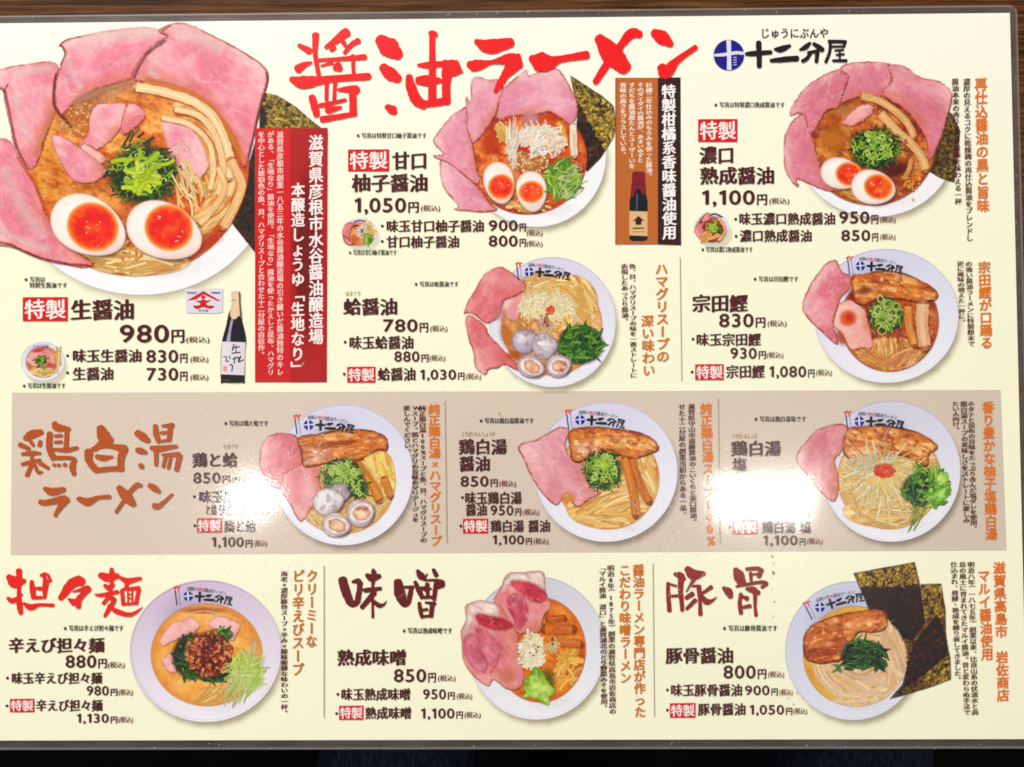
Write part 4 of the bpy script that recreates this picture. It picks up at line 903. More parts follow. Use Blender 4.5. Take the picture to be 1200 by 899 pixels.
def big_bowl():
    b = Bowl((0, 0, 1.0), 100, 'largest bowl picture with five pork slices, two egg halves and scallions')
    b.dish(165, 205, 155, 141, top=(236, 234, 240), low=(252, 250, 252))
    b.nori([(305, 108), (325, 112), (345, 124), (366, 142), (384, 156), (384, 170), (338, 172), (299, 168), (299, 296), (272, 262), (292, 190), (304, 150)], n=520, light=lambda p: .95 if p[1] < 152 and p[0] > 312 else .12, sm=False, base=(44, 32, 22))
    b.soup(158, 192, 134, 132, (218, 116, 42), (168, 54, 18), hi=(248, 188, 100), dark=(182, 76, 26), spots=((95, 125, 40, 30, (166, 110, 70), .9), (62, 200, 28, 34, (206, 126, 50), .8), (140, 100, 34, 14, (196, 136, 88), .8), (240, 252, 44, 40, (204, 70, 24), .85), (190, 122, 60, 18, (222, 130, 56), .8), (110, 218, 40, 14, (176, 96, 44), .8), (150, 255, 20, 20, (190, 70, 26), .7)), busy=.55)
    cl = ellipse(158, 192, 132, 129)
    b.nest(162, 308, 60, 15, ang=-8)
    b.tangle('noodles', 162, 305, 62, 16, 30, NOODLE, 34, 2.2, ang=-6, spread=50, clip=cl, under=(214, 160, 90), curl=.12)
    b.tangle('noodles', 232, 205, 30, 42, 36, NOODLE, 26, 2.0, ang=70, spread=60, clip=cl, curl=.15)
    b.bits('minced_topping', 88, 136, 20, 24, 60, [(222, 164, 98), (196, 128, 66), (236, 190, 126)], 2.4)
    b.bits('minced_topping', 48, 236, 16, 10, 12, [(214, 140, 70), (226, 170, 100)], 2.0)
    b.bits('minced_topping', 150, 298, 18, 8, 26, [(224, 160, 84), (206, 130, 60)], 2.0)
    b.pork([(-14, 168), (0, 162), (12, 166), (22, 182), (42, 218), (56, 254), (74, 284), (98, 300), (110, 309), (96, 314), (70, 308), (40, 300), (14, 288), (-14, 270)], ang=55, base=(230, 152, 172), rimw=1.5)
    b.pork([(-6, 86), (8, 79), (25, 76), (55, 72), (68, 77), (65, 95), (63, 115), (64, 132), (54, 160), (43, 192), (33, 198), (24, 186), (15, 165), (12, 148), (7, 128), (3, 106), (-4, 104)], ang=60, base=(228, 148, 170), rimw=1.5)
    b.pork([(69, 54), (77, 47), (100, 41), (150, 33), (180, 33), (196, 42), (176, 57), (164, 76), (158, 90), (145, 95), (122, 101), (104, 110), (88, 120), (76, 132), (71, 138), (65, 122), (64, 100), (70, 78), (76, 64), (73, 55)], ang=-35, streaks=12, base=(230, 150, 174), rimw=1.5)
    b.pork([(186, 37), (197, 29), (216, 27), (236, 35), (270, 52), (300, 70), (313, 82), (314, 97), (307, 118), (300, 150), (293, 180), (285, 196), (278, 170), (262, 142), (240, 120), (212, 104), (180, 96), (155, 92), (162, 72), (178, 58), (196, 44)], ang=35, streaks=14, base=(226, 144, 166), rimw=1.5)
    A = b.art('meat_shading')
    for q, w, c, a in (([(66, 86), (63, 112), (66, 128), (76, 140), (84, 150)], 5, (112, 40, 28), .75), ([(194, 48), (176, 60), (164, 76), (157, 92)], 5.5, (120, 44, 30), .7), ([(200, 30), (190, 38), (197, 42)], 3, (150, 60, 40), .8),
        ([(312, 84), (313, 98), (306, 120), (299, 152), (291, 184)], 4.5, (126, 40, 30), .7), ([(236, 36), (270, 53), (300, 71), (312, 83)], 2.5, (156, 64, 44), .6), ([(6, 106), (13, 140), (20, 172), (32, 196)], 4, (140, 52, 40), .65), ([(10, 98), (4, 108)], 2.4, (90, 36, 26), .8),
        ([(-6, 287), (16, 290), (44, 302), (72, 309), (104, 311)], 5, (140, 44, 32), .7), ([(20, 184), (44, 222), (60, 258), (80, 288)], 4.5, (206, 96, 50), .6), ([(69, 54), (78, 47), (96, 43)], 2.4, (146, 70, 50), .7), ([(73, 55), (76, 64), (71, 76)], 3, (120, 50, 36), .7),
        ([(96, 48), (140, 39), (184, 38)], 12, (252, 228, 232), .75), ([(80, 66), (84, 84), (96, 104)], 6, (250, 226, 232), .6), ([(76, 90), (80, 108), (90, 112)], 3, (252, 232, 236), .6), ([(206, 40), (232, 44), (262, 58)], 12, (250, 222, 228), .65), ([(18, 112), (24, 140), (36, 164)], 7, (250, 224, 230), .6), ([(16, 90), (40, 82), (62, 80)], 8, (250, 226, 228), .6), ([(186, 64), (176, 82), (186, 92)], 6, (250, 226, 230), .5), ([(4, 196), (24, 240), (52, 280)], 12, (242, 190, 198), .5), ([(-2, 270), (30, 284), (60, 294)], 7, (250, 222, 224), .55),
        ([(40, 184), (52, 156), (62, 130)], 7, (222, 146, 96), .7), ([(170, 96), (208, 104), (240, 121), (262, 144), (278, 172), (286, 190)], 10, (232, 140, 66), .85), ([(86, 122), (108, 112), (146, 98)], 10, (196, 142, 112), .8), ([(100, 132), (140, 106), (156, 96)], 8, (206, 160, 124), .5)):
        if c[2] > 185: w, c, a = w * 2.3, (255, 232, 226), a * .62
        A.stroke(q, w, c, a=a, ae=0, sub=5, caps=False, grain=.5)
        if c[2] > 185: A.stroke(q, w * .45, c, a=a * .5, ae=0, sub=5, caps=False, grain=.5)
    A = b.art('soup'); A.blob(212, 109, 62, 9, (226, 140, 70), .55, rot=22); A.blob(270, 160, 30, 7, (224, 140, 70), .55, rot=62); A.blob(106, 112, 30, 8, (196, 140, 110), .6, rot=-22)
    b.pork([(104, 140), (112, 123), (130, 121), (148, 122), (147, 140), (136, 158), (120, 172), (104, 176), (93, 170), (104, 155)], ang=40, base=(232, 168, 186), crust=(166, 88, 62), streaks=6)
    b.pork([(95, 170), (108, 172), (124, 186), (116, 192), (100, 184)], base=(238, 190, 184), crust=(140, 60, 40), streaks=3)
    b.pork([(148, 125), (158, 122), (168, 128), (170, 138), (158, 150), (145, 158), (142, 148)], base=(220, 138, 142), crust=(160, 70, 46), streaks=3)
    b.pork([(60, 160), (76, 162), (100, 178), (120, 194), (122, 204), (108, 214), (88, 212), (72, 192)], ang=30, base=(230, 160, 180), crust=(200, 120, 110), streaks=5)
    b.pork([(190, 144), (204, 138), (226, 150), (242, 168), (246, 190), (238, 206), (224, 214), (206, 196), (196, 172)], ang=60, base=(236, 182, 198), crust=(206, 150, 130), streaks=6)
    b.nest(250, 190, 1, 1, c=(236, 176, 104), dark=(190, 92, 36), light=(252, 222, 164), ang=lambda X, Y: math.degrees(0) + np.degrees(np.arctan2(Y - 192, X - 158)) + 90, pts=[(205, 120), (235, 128), (256, 146), (270, 178), (276, 214), (268, 244), (250, 268), (232, 282), (222, 262), (240, 236), (246, 206), (240, 176), (226, 152), (206, 136)], a=.9)
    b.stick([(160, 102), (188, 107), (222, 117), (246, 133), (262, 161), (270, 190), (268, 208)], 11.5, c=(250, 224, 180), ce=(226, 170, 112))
    b.stick([(205, 128), (234, 136), (253, 160), (261, 196), (256, 228)], 8, c=(248, 216, 168), ce=(224, 162, 100))
    b.stick([(190, 138), (222, 146), (245, 168), (250, 200), (246, 222)], 7, c=(250, 220, 174), ce=(226, 166, 104))
    b.stick([(270, 188), (283, 214), (276, 240), (262, 266)], 11.5, c=(242, 202, 148), ce=(214, 146, 86)); b.stick([(256, 196), (263, 222), (246, 250), (234, 262)], 7.5, c=(248, 214, 158), ce=(222, 156, 92))
    b.bits('minced_topping', 212, 174, 12, 8, 14, [(238, 200, 186), (226, 170, 150)], 2.2)
    b.scallion(168, 205, 44, 38, n=150, rings=20, bright=.35)
    A = b.tangle('scallion_stalks', 168, 200, 34, 22, 26, [(206, 218, 60), (188, 208, 52), (222, 230, 96), (160, 190, 48)], 17, 6.0, ang=-25, spread=110, curl=.4, dark=(70, 110, 20), edge=.45)
    b.tangle('scallion_stalks', 162, 168, 14, 14, 14, [(120, 150, 70), (170, 180, 90), (60, 80, 50)], 14, 2, ang=-40, spread=90, dark=(20, 40, 10))
    b.tangle('noodles', 222, 215, 16, 14, 20, NOODLE, 22, 1.8, ang=65, spread=40)
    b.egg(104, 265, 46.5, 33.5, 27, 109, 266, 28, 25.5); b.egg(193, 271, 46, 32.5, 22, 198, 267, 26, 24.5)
    A = b.art('soup'); 
    for k in range(14): A.stroke([(232 + k * .6, 300 - k * 2.2), (262 - k * .4, 282 - k * 2.6)], 1.1, random.Random(k).choice([(190, 60, 20), (236, 150, 70), (164, 50, 20)]), a=.6, ae=0)
    b.build()
big_bowl()

def yuzu_bowl():
    b = Bowl((500, 80, 4.495), 200, 'bowl picture with pink pork, shredded white leek, lettuce and a nori sheet')
    b.dish(578, 455, 368, 382, top=(238, 236, 240), low=(250, 249, 250))
    b.nori([(758, 40), (795, 62), (860, 105), (930, 150), (985, 200), (998, 300), (985, 365), (920, 470), (848, 545), (800, 505), (790, 300), (796, 200), (770, 110)], n=620, light=lambda p: .95 if p[0] - .55 * p[1] > 700 else .12, sm=False)
    b.soup(530, 478, 315, 294, (206, 84, 38), (150, 40, 20), hi=(232, 140, 74), dark=(150, 44, 22))
    b.tangle('noodles', 500, 730, 110, 30, 30, NOODLE, 18, 1.7, ang=5, spread=70, clip=ellipse(550, 480, 285, 285))
    p = dict(base=(224, 158, 184), fat=(242, 212, 222), lean=(208, 132, 162), rimw=1.15)
    b.pork([(75, 480), (125, 490), (190, 540), (250, 600), (300, 660), (335, 712), (372, 745), (300, 758), (220, 752), (148, 745), (166, 722), (112, 664), (76, 590)], ang=40, **p)
    b.pork([(35, 390), (58, 342), (120, 262), (180, 217), (215, 208), (212, 300), (240, 390), (262, 500), (272, 606), (205, 572), (125, 505), (35, 466), (85, 450)], ang=60, **p)
    b.pork([(237, 62), (280, 47), (330, 62), (372, 58), (405, 100), (385, 175), (362, 250), (310, 325), (255, 390), (228, 370), (214, 310), (207, 155), (232, 178)], ang=70, **p)
    b.pork([(385, 150), (420, 90), (470, 50), (520, 10), (540, 38), (600, 16), (690, 4), (738, 68), (780, 150), (796, 212), (782, 272), (748, 290), (700, 262), (640, 232), (560, 250), (470, 250), (402, 272), (366, 262), (374, 200)], ang=-20, streaks=14, **p)
    A = b.art('soup'); A.blob(450, 265, 60, 24, (214, 84, 44), .75); A.blob(660, 262, 60, 28, (206, 70, 36), .7); A.blob(340, 400, 70, 80, (202, 70, 32), .7, rot=30); A.blob(545, 265, 60, 50, (226, 162, 176), .6)
    b.stick([(770, 300), (776, 460)], 9, c=(250, 240, 214), ce=(220, 190, 150)); b.stick([(690, 285), (716, 330), (730, 400)], 8, c=(242, 178, 70), ce=(200, 110, 40))
    b.tangle('noodles', 400, 340, 30, 40, 10, NOODLE, 12, 2.4, ang=60, spread=60)
    b.bits('minced_topping', 540, 490, 105, 68, 90, [(226, 178, 120), (206, 146, 90), (240, 206, 160)], 2.2, under=(180, 110, 60))
    b.tangle('white_leek', 600, 375, 118, 78, 110, WHITE, 13, 2.1, curl=.5, dark=(190, 130, 100), ringy=14, edge=.28, under=(226, 180, 150))
    b.tangle('white_leek', 455, 390, 26, 105, 34, WHITE, 20, 1.8, ang=100, spread=40, curl=.12, dark=(180, 110, 70), edge=.45)
    b.tangle('white_leek', 690, 420, 26, 40, 12, WHITE, 12, 1.5, ang=-40, spread=60, dark=(180, 110, 70))
    b.bits('chilli_paste', 522, 425, 22, 22, 14, [(226, 50, 36), (206, 36, 28)], 2.0)
    b.egg(382, 605, 112, 80, 78, 392, 625, 60, 62, yc=(232, 66, 26)); b.egg(553, 650, 108, 80, 84, 551, 652, 52, 60, yc=(230, 60, 24))
    b.leaves('green_leaves', 720, 585, 100, 118, 70, LIGHTG, L=15, w=4.0, under=(104, 140, 50), ang=-60, spread=150)
    b.tangle('green_leaves', 760, 600, 80, 90, 26, [(214, 232, 150), (236, 244, 200)], 13, .9, ang=-40, spread=140)
    b.build()
yuzu_bowl()

def dark_bowl():
    b = Bowl((900, 60, 4.28), 300, 'bowl picture with four pork slices, two egg halves and long bamboo shoots')
    b.dish(540, 470, 398, 362, top=(238, 236, 242), low=(250, 249, 251))
    b.nori([(905, 300), (925, 318), (965, 400), (935, 660), (870, 640), (800, 600), (825, 520), (880, 400)], n=380, light=lambda p: .45 if p[0] > 850 else .15, sm=False, base=(66, 52, 40))
    b.soup(520, 480, 320, 295, (188, 96, 42), (132, 46, 20), hi=(218, 146, 72), dark=(120, 46, 22))
    A = b.art('soup'); A.blob(330, 440, 95, 90, (196, 116, 50), .85); A.blob(620, 400, 80, 60, (200, 84, 36), .7); A.blob(640, 590, 120, 60, (92, 34, 20), .85); A.blob(400, 300, 120, 40, (204, 140, 80), .6)
    p = dict(base=(216, 138, 160), fat=(240, 202, 208), lean=(196, 108, 130))
    b.pork([(80, 460), (92, 405), (115, 360), (165, 316), (200, 335), (215, 405), (235, 470), (250, 540), (280, 620), (318, 675), (355, 702), (285, 698), (205, 665), (145, 642), (152, 682), (120, 655), (85, 590)], ang=65, **p)
    b.pork([(358, 92), (410, 60), (520, 54), (612, 66), (622, 130), (592, 200), (560, 226), (470, 228), (402, 244), (368, 256), (380, 190), (404, 130)], ang=85, **p)
    b.pork([(110, 322), (128, 262), (200, 172), (290, 115), (360, 90), (372, 112), (404, 126), (378, 205), (352, 280), (292, 302), (240, 385), (208, 412), (190, 350), (178, 318), (150, 312)], ang=-40, streaks=12, **p)
    b.pork([(600, 72), (690, 78), (760, 130), (852, 150), (915, 198), (921, 250), (905, 312), (880, 400), (832, 518), (800, 542), (792, 445), (722, 332), (642, 262), (572, 212), (622, 142)], ang=40, streaks=14, **p)
    b.pork([(378, 352), (448, 282), (512, 270), (520, 312), (442, 368), (400, 374)], ang=-30, base=(226, 160, 168), crust=(176, 100, 66), streaks=4)
    b.tangle('noodles', 470, 725, 120, 34, 34, [(226, 170, 90), (206, 140, 60), (236, 190, 116)], 16, 1.6, ang=12, spread=60, clip=ellipse(545, 490, 280, 280))
    b.stick([(470, 226), (560, 250), (650, 310), (705, 372), (730, 430)], 9, c=(236, 188, 130)); b.stick([(565, 312), (645, 402), (735, 482), (775, 545), (790, 592)], 11, c=(238, 194, 140)); b.stick([(720, 540), (705, 600), (680, 640)], 6, c=(220, 150, 80))
    b.bits('minced_topping', 655, 465, 40, 44, 26, [(206, 150, 90), (176, 110, 60), (226, 196, 130)], 2.6)
    b.bits('minced_topping', 710, 660, 60, 36, 16, [(226, 150, 60), (214, 120, 44)], 3.2)
    b.scallion(540, 488, 128, 104, n=130, rings=26, bright=.55)
    b.egg(368, 615, 106, 78, 12, 405, 617, 60, 54, yc=(224, 56, 26)); b.egg(528, 684, 112, 86, 12, 553, 681, 66, 57, yc=(236, 98, 36))
    b.build()
dark_bowl()

def clam_bowl():
    b = Bowl((530, 295, 5.45), 400, 'bowl picture with four clams, two pork slices and green leaves')
    b.dish(640, 450, 405, 416)
    b.soup(635, 470, 322, 320, (226, 166, 104), (186, 112, 56), hi=(244, 206, 150), dark=(196, 116, 60))
    cl = ellipse(635, 470, 314, 312)
    b.nest(760, 330, 170, 180, c=(240, 200, 126), dark=(196, 128, 60), light=(254, 234, 180), ang=55)
    b.nest(560, 190, 110, 50, c=(228, 186, 122), dark=(186, 124, 62), light=(246, 216, 160), ang=-8)
    b.tangle('noodles', 640, 290, 260, 150, 60, NOODLE, 26, 1.7, ang=lambda x, y: math.degrees(math.atan2(y - 470, x - 635)) + 90, spread=60, clip=cl, dark=(170, 100, 40))
    b.tangle('noodles', 840, 350, 80, 130, 44, NOODLE, 26, 2.0, ang=65, spread=50, clip=cl, dark=(180, 110, 40))
    b.tangle('noodles', 560, 170, 70, 20, 12, [(222, 180, 120), (236, 200, 140)], 20, 3.4, ang=-8, spread=20, clip=cl)
    p = dict(base=(216, 124, 136), fat=(240, 200, 206), lean=(198, 92, 106))
    b.pork([(330, 330), (400, 285), (470, 260), (472, 340), (430, 400), (410, 440), (350, 420)], base=(232, 180, 180), crust=(206, 140, 120), streaks=5)
    b.pork([(75, 395), (95, 330), (130, 270), (200, 152), (240, 120), (300, 97), (350, 115), (440, 182), (468, 210), (450, 250), (400, 282), (330, 312), (305, 400), (262, 440), (212, 455), (140, 402), (98, 388)], ang=-50, streaks=12, **p)
    b.pork([(85, 440), (112, 405), (200, 462), (242, 540), (330, 630), (420, 722), (412, 755), (330, 720), (290, 742), (235, 750), (210, 785), (150, 742), (134, 640), (100, 540)], ang=50, streaks=10, **p)
    A = b.art('soup'); A.blob(350, 540, 60, 110, (206, 126, 66), .7, rot=-20); A.blob(390, 660, 60, 40, (198, 96, 40), .75); A.blob(300, 400, 60, 60, (220, 150, 140), .5)
    b.bits('minced_topping', 440, 470, 70, 40, 26, [(236, 196, 130), (216, 156, 90)], 2.4)
    b.tangle('bean_sprouts', 600, 350, 165, 95, 190, [(252, 244, 216), (246, 236, 196), (255, 250, 234), (236, 216, 160)], 15, 1.5, curl=.3, dark=(190, 150, 80), edge=.4, under=(238, 216, 160))
    b.tangle('bean_sprouts', 600, 470, 60, 40, 30, [(240, 206, 180), (226, 180, 140), (250, 236, 210)], 10, 1.6, ang=90, spread=70)
    b.bits('chilli_paste', 620, 375, 28, 36, 18, [(226, 70, 36), (236, 96, 44)], 2.0); b.tangle('chilli_threads', 600, 440, 20, 30, 6, [(190, 60, 40)], 8, 1.2, ang=80, spread=50)
    b.leaves('green_leaves', 820, 595, 160, 138, 95, GREEN, L=17, w=4.0, ang=-30, spread=170)
    b.clam(466, 570, 84, 74, -25, c=(196, 180, 204)); b.clam(592, 603, 82, 78, -10, c=(216, 212, 220)); b.clam(505, 735, 92, 66, 18, c=(222, 200, 204), open_=True); b.clam(682, 730, 82, 68, -16, c=(226, 206, 206), open_=True)
    b.lettering(455, 125, 300, 5); b.build()
clam_bowl()

def bonito_bowl():
    b = Bowl((930, 290, 5.29), 500, 'bowl picture with scallion rings, wide bamboo shoots and reddish soup')
    b.dish(575, 425, 448, 416)
    b.soup(595, 460, 305, 312, (186, 84, 44), (132, 46, 22), hi=(222, 136, 80), dark=(132, 44, 22))
    cl = ellipse(595, 460, 296, 303)
    b.nest(600, 655, 190, 100, c=(226, 164, 98), dark=(140, 56, 24), light=(248, 214, 156), ang=80)
    b.tangle('noodles', 590, 670, 200, 110, 60, [(240, 196, 130), (228, 172, 104), (248, 216, 160), (206, 140, 76)], 34, 2.0, ang=lambda x, y: 92 - (x - 600) * .22 - (y - 560) * .06, spread=30, clip=cl, dark=(140, 50, 20), edge=.7)
    b.tangle('noodles', 480, 715, 140, 50, 30, [(236, 180, 104), (220, 150, 84)], 26, 1.9, ang=25, spread=40, clip=cl, dark=(140, 50, 20), edge=.7)
    b.tangle('noodles', 720, 690, 100, 60, 30, [(240, 190, 130), (226, 160, 100)], 22, 1.9, ang=-40, spread=50, clip=cl, dark=(140, 50, 20), edge=.7)
    b.pork([(290, 345), (360, 330), (440, 390), (462, 480), (490, 612), (420, 622), (350, 626), (300, 545), (248, 480), (258, 400)], base=(236, 186, 182), crust=(216, 140, 116), fat=(250, 226, 220), lean=(226, 160, 160), streaks=8)
    b.pork([(55, 370), (75, 290), (130, 190), (200, 102), (255, 77), (275, 100), (300, 150), (352, 182), (350, 250), (292, 312), (268, 382), (248, 470), (272, 602), (160, 510), (80, 430)], ang=-50, streaks=13, base=(220, 138, 156), lean=(204, 100, 124))
    A = b.art('soup'); A.blob(338, 438, 66, 64, (226, 96, 34), .95, hard=.4); A.blob(345, 435, 34, 34, (206, 60, 20), .8); A.blob(292, 560, 36, 70, (186, 76, 34), .8, rot=-25)
    b.belly([(362, 180), (430, 165), (560, 144), (680, 160), (800, 210), (885, 270), (892, 312), (842, 332), (760, 336), (650, 320), (560, 312), (480, 332), (440, 355), (392, 347), (366, 300)], ang=12, n=60)
    A = b.art('roast_pork'); A.blob(440, 268, 76, 38, (150, 56, 24), .75, rot=-8)
    b.stick([(708, 365), (712, 470), (748, 600)], 10, c=(232, 164, 84), ce=(176, 92, 36)); b.stick([(800, 352), (796, 430), (800, 520), (812, 610)], 16, c=(238, 196, 156), ce=(200, 130, 90), streak=12)
    b.scallion(575, 425, 108, 112, n=70, rings=12, bright=.5, under=(84, 84, 40))
    A = b.art('scallion_rings')
    for x, y, r_ in ((545, 450, 27), (540, 322, 26), (612, 404, 28), (520, 385, 24), (585, 350, 24), (634, 366, 22), (548, 515, 26), (600, 462, 20), (500, 420, 16), (625, 440, 16), (570, 395, 17)):
        q = b.r.uniform(.6, .95); P = ellipse(x, y, r_, r_ * q, b.r.uniform(0, 180), 18) + np.array([[b.r.uniform(-3, 3), b.r.uniform(-3, 3)] for _ in range(18)]); P = np.concatenate([P, P[:2]])[:b.r.choice([20, 20, 15])]
        A.blob(x, y, r_ * .8, r_ * q * .8, (74, 84, 36), .7); A.stroke(P, b.r.uniform(1.3, 2.1), b.r.choice([(206, 220, 130), (184, 206, 104), (226, 234, 170)]), ce=(104, 142, 54), sub=2, caps=False, grain=.4)
    b.tangle('scallion_heap', 575, 420, 90, 90, 34, [(176, 200, 90), (208, 222, 132), (140, 172, 70)], 7, 1.6, curl=.5, dark=(60, 84, 30))
    b.lettering(378, 112, 300, 4); b.build()
bonito_bowl()

CREAMY = dict(hi=(244, 214, 150), dark=(214, 150, 76))
def chicken_clam_bowl():
    b = Bowl((290, 465, 4.995), 600, 'bowl picture on the band with scallions, open clams and roast pork')
    b.dish(562, 456, 408, 414, sh=(132, 112, 92))
    b.soup(555, 495, 312, 308, (230, 178, 104), (196, 124, 60), **CREAMY)
    cl = ellipse(555, 495, 305, 300)
    b.tangle('noodles', 700, 660, 130, 120, 50, NOODLE, 22, 1.8, ang=-35, spread=60, clip=cl)
    b.tangle('noodles', 370, 740, 60, 50, 20, [(248, 232, 170), (240, 214, 130)], 16, 2, ang=30, spread=60, clip=cl)
    b.pork([(70, 370), (80, 290), (120, 235), (160, 218), (205, 212), (280, 226), (302, 262), (322, 330), (312, 402), (250, 442), (228, 500), (172, 540), (120, 500), (80, 430)], ang=-50, base=(214, 130, 144), lean=(196, 98, 118))
    b.pork([(228, 442), (330, 400), (430, 400), (420, 480), (432, 560), (380, 642), (332, 712), (300, 722), (232, 602), (190, 542)], ang=70, base=(224, 158, 166), fat=(246, 220, 220), streaks=12)
    b.belly([(298, 240), (420, 215), (560, 192), (700, 194), (790, 220), (822, 262), (816, 312), (760, 312), (692, 352), (650, 372), (560, 370), (470, 386), (400, 402), (330, 406), (314, 330)], ang=-8, n=60, pale=(420, 340, 90, 50))
    b.nest(770, 430, 1, 1, c=(248, 214, 116), dark=(216, 150, 60), light=(254, 238, 170), ang=70, name='egg_noodle_bundle', pts=[(690, 362), (740, 335), (800, 326), (845, 370), (860, 450), (862, 530), (835, 585), (795, 540), (760, 480), (715, 420)])
    b.tangle('egg_noodles', 775, 430, 62, 95, 34, [(252, 226, 130), (246, 208, 100), (254, 238, 168), (232, 180, 86)], 20, 1.9, ang=70, spread=50, rot=-20, dark=(200, 130, 40), clip=np.array([(690, 362), (740, 335), (800, 326), (845, 370), (860, 450), (862, 530), (835, 585), (795, 540), (760, 480), (715, 420)], float))
    b.stick([(635, 392), (700, 475), (745, 545), (770, 600)], 12, c=(226, 146, 58), ce=(170, 90, 28)); b.stick([(800, 480), (835, 580)], 9, c=(230, 156, 70), ce=(176, 96, 36))
    b.scallion(560, 470, 132, 108, n=110, rings=30, bright=.6)
    b.scallion(650, 540, 60, 60, n=50, rings=4, bright=.15)
    b.clam(540, 565, 60, 55, 10, c=(186, 176, 200)); b.clam(475, 615, 92, 74, -12, c=(238, 232, 236)); b.clam(665, 680, 84, 76, -25, c=(230, 212, 214), open_=True); b.clam(522, 752, 86, 66, 8, c=(236, 222, 218), open_=True)
    b.lettering(322, 162, 305, 4); b.build()
chicken_clam_bowl()

def chicken_soy_bowl():
    b = Bowl((590, 465, 4.995), 700, 'bowl picture on the band with one large pork slice and yellow noodles')
    b.dish(600, 440, 420, 410, sh=(132, 112, 92))
    b.soup(612, 480, 300, 296, (236, 178, 92), (206, 128, 48), **CREAMY)
    cl = ellipse(612, 480, 293, 289)
    b.nest(600, 650, 230, 120, c=(240, 190, 100), dark=(204, 124, 40), light=(252, 222, 150), ang=-20)
    b.nest(840, 450, 60, 130, c=(240, 190, 100), dark=(204, 124, 40), light=(252, 222, 150), ang=70)
    b.tangle('noodles', 600, 650, 220, 120, 70, NOODLE, 60, 2.0, ang=lambda x, y: -38 + (x - 430) * .10, spread=20, clip=cl, dark=(190, 110, 30))
    b.tangle('noodles', 600, 730, 200, 50, 50, NOODLE, 30, 1.9, ang=6, spread=40, clip=cl, dark=(190, 110, 30))
    b.tangle('noodles', 840, 450, 80, 120, 60, NOODLE, 24, 1.9, ang=70, spread=46, clip=cl, dark=(190, 110, 30))
    b.pork([(85, 305), (110, 272), (155, 262), (205, 245), (300, 190), (350, 178), (385, 200), (362, 280), (392, 350), (470, 390), (482, 450), (530, 540), (570, 562), (500, 600), (430, 645), (390, 600), (350, 592), (310, 632), (250, 592), (190, 512), (145, 430), (112, 350)], ang=45, streaks=14, base=(220, 156, 174), fat=(240, 208, 216), lean=(208, 136, 158), ew=2.2)
    A = b.art('soup'); A.blob(380, 590, 60, 40, (228, 156, 74), .8)
    b.belly([(380, 215), (430, 182), (540, 177), (700, 190), (830, 220), (888, 260), (910, 306), (850, 336), (760, 362), (700, 346), (620, 312), (560, 330), (500, 350), (450, 382), (400, 366), (388, 290)], ang=10, n=60, pale=(470, 310, 90, 44))
    b.scallion(585, 430, 112, 116, n=150, rings=16, bright=.5)
    A = b.art('scallion_heap'); A.blob(585, 400, 46, 36, (200, 226, 80), .7)
    b.stick([(745, 368), (775, 450), (810, 540), (852, 612)], 10, c=(216, 126, 46), ce=(160, 80, 24)); b.stick([(706, 362), (738, 470), (764, 590), (775, 690)], 10.5, c=(224, 138, 56), ce=(166, 84, 26))
    b.lettering(412, 132, 300, 4); b.build()
chicken_soy_bowl()

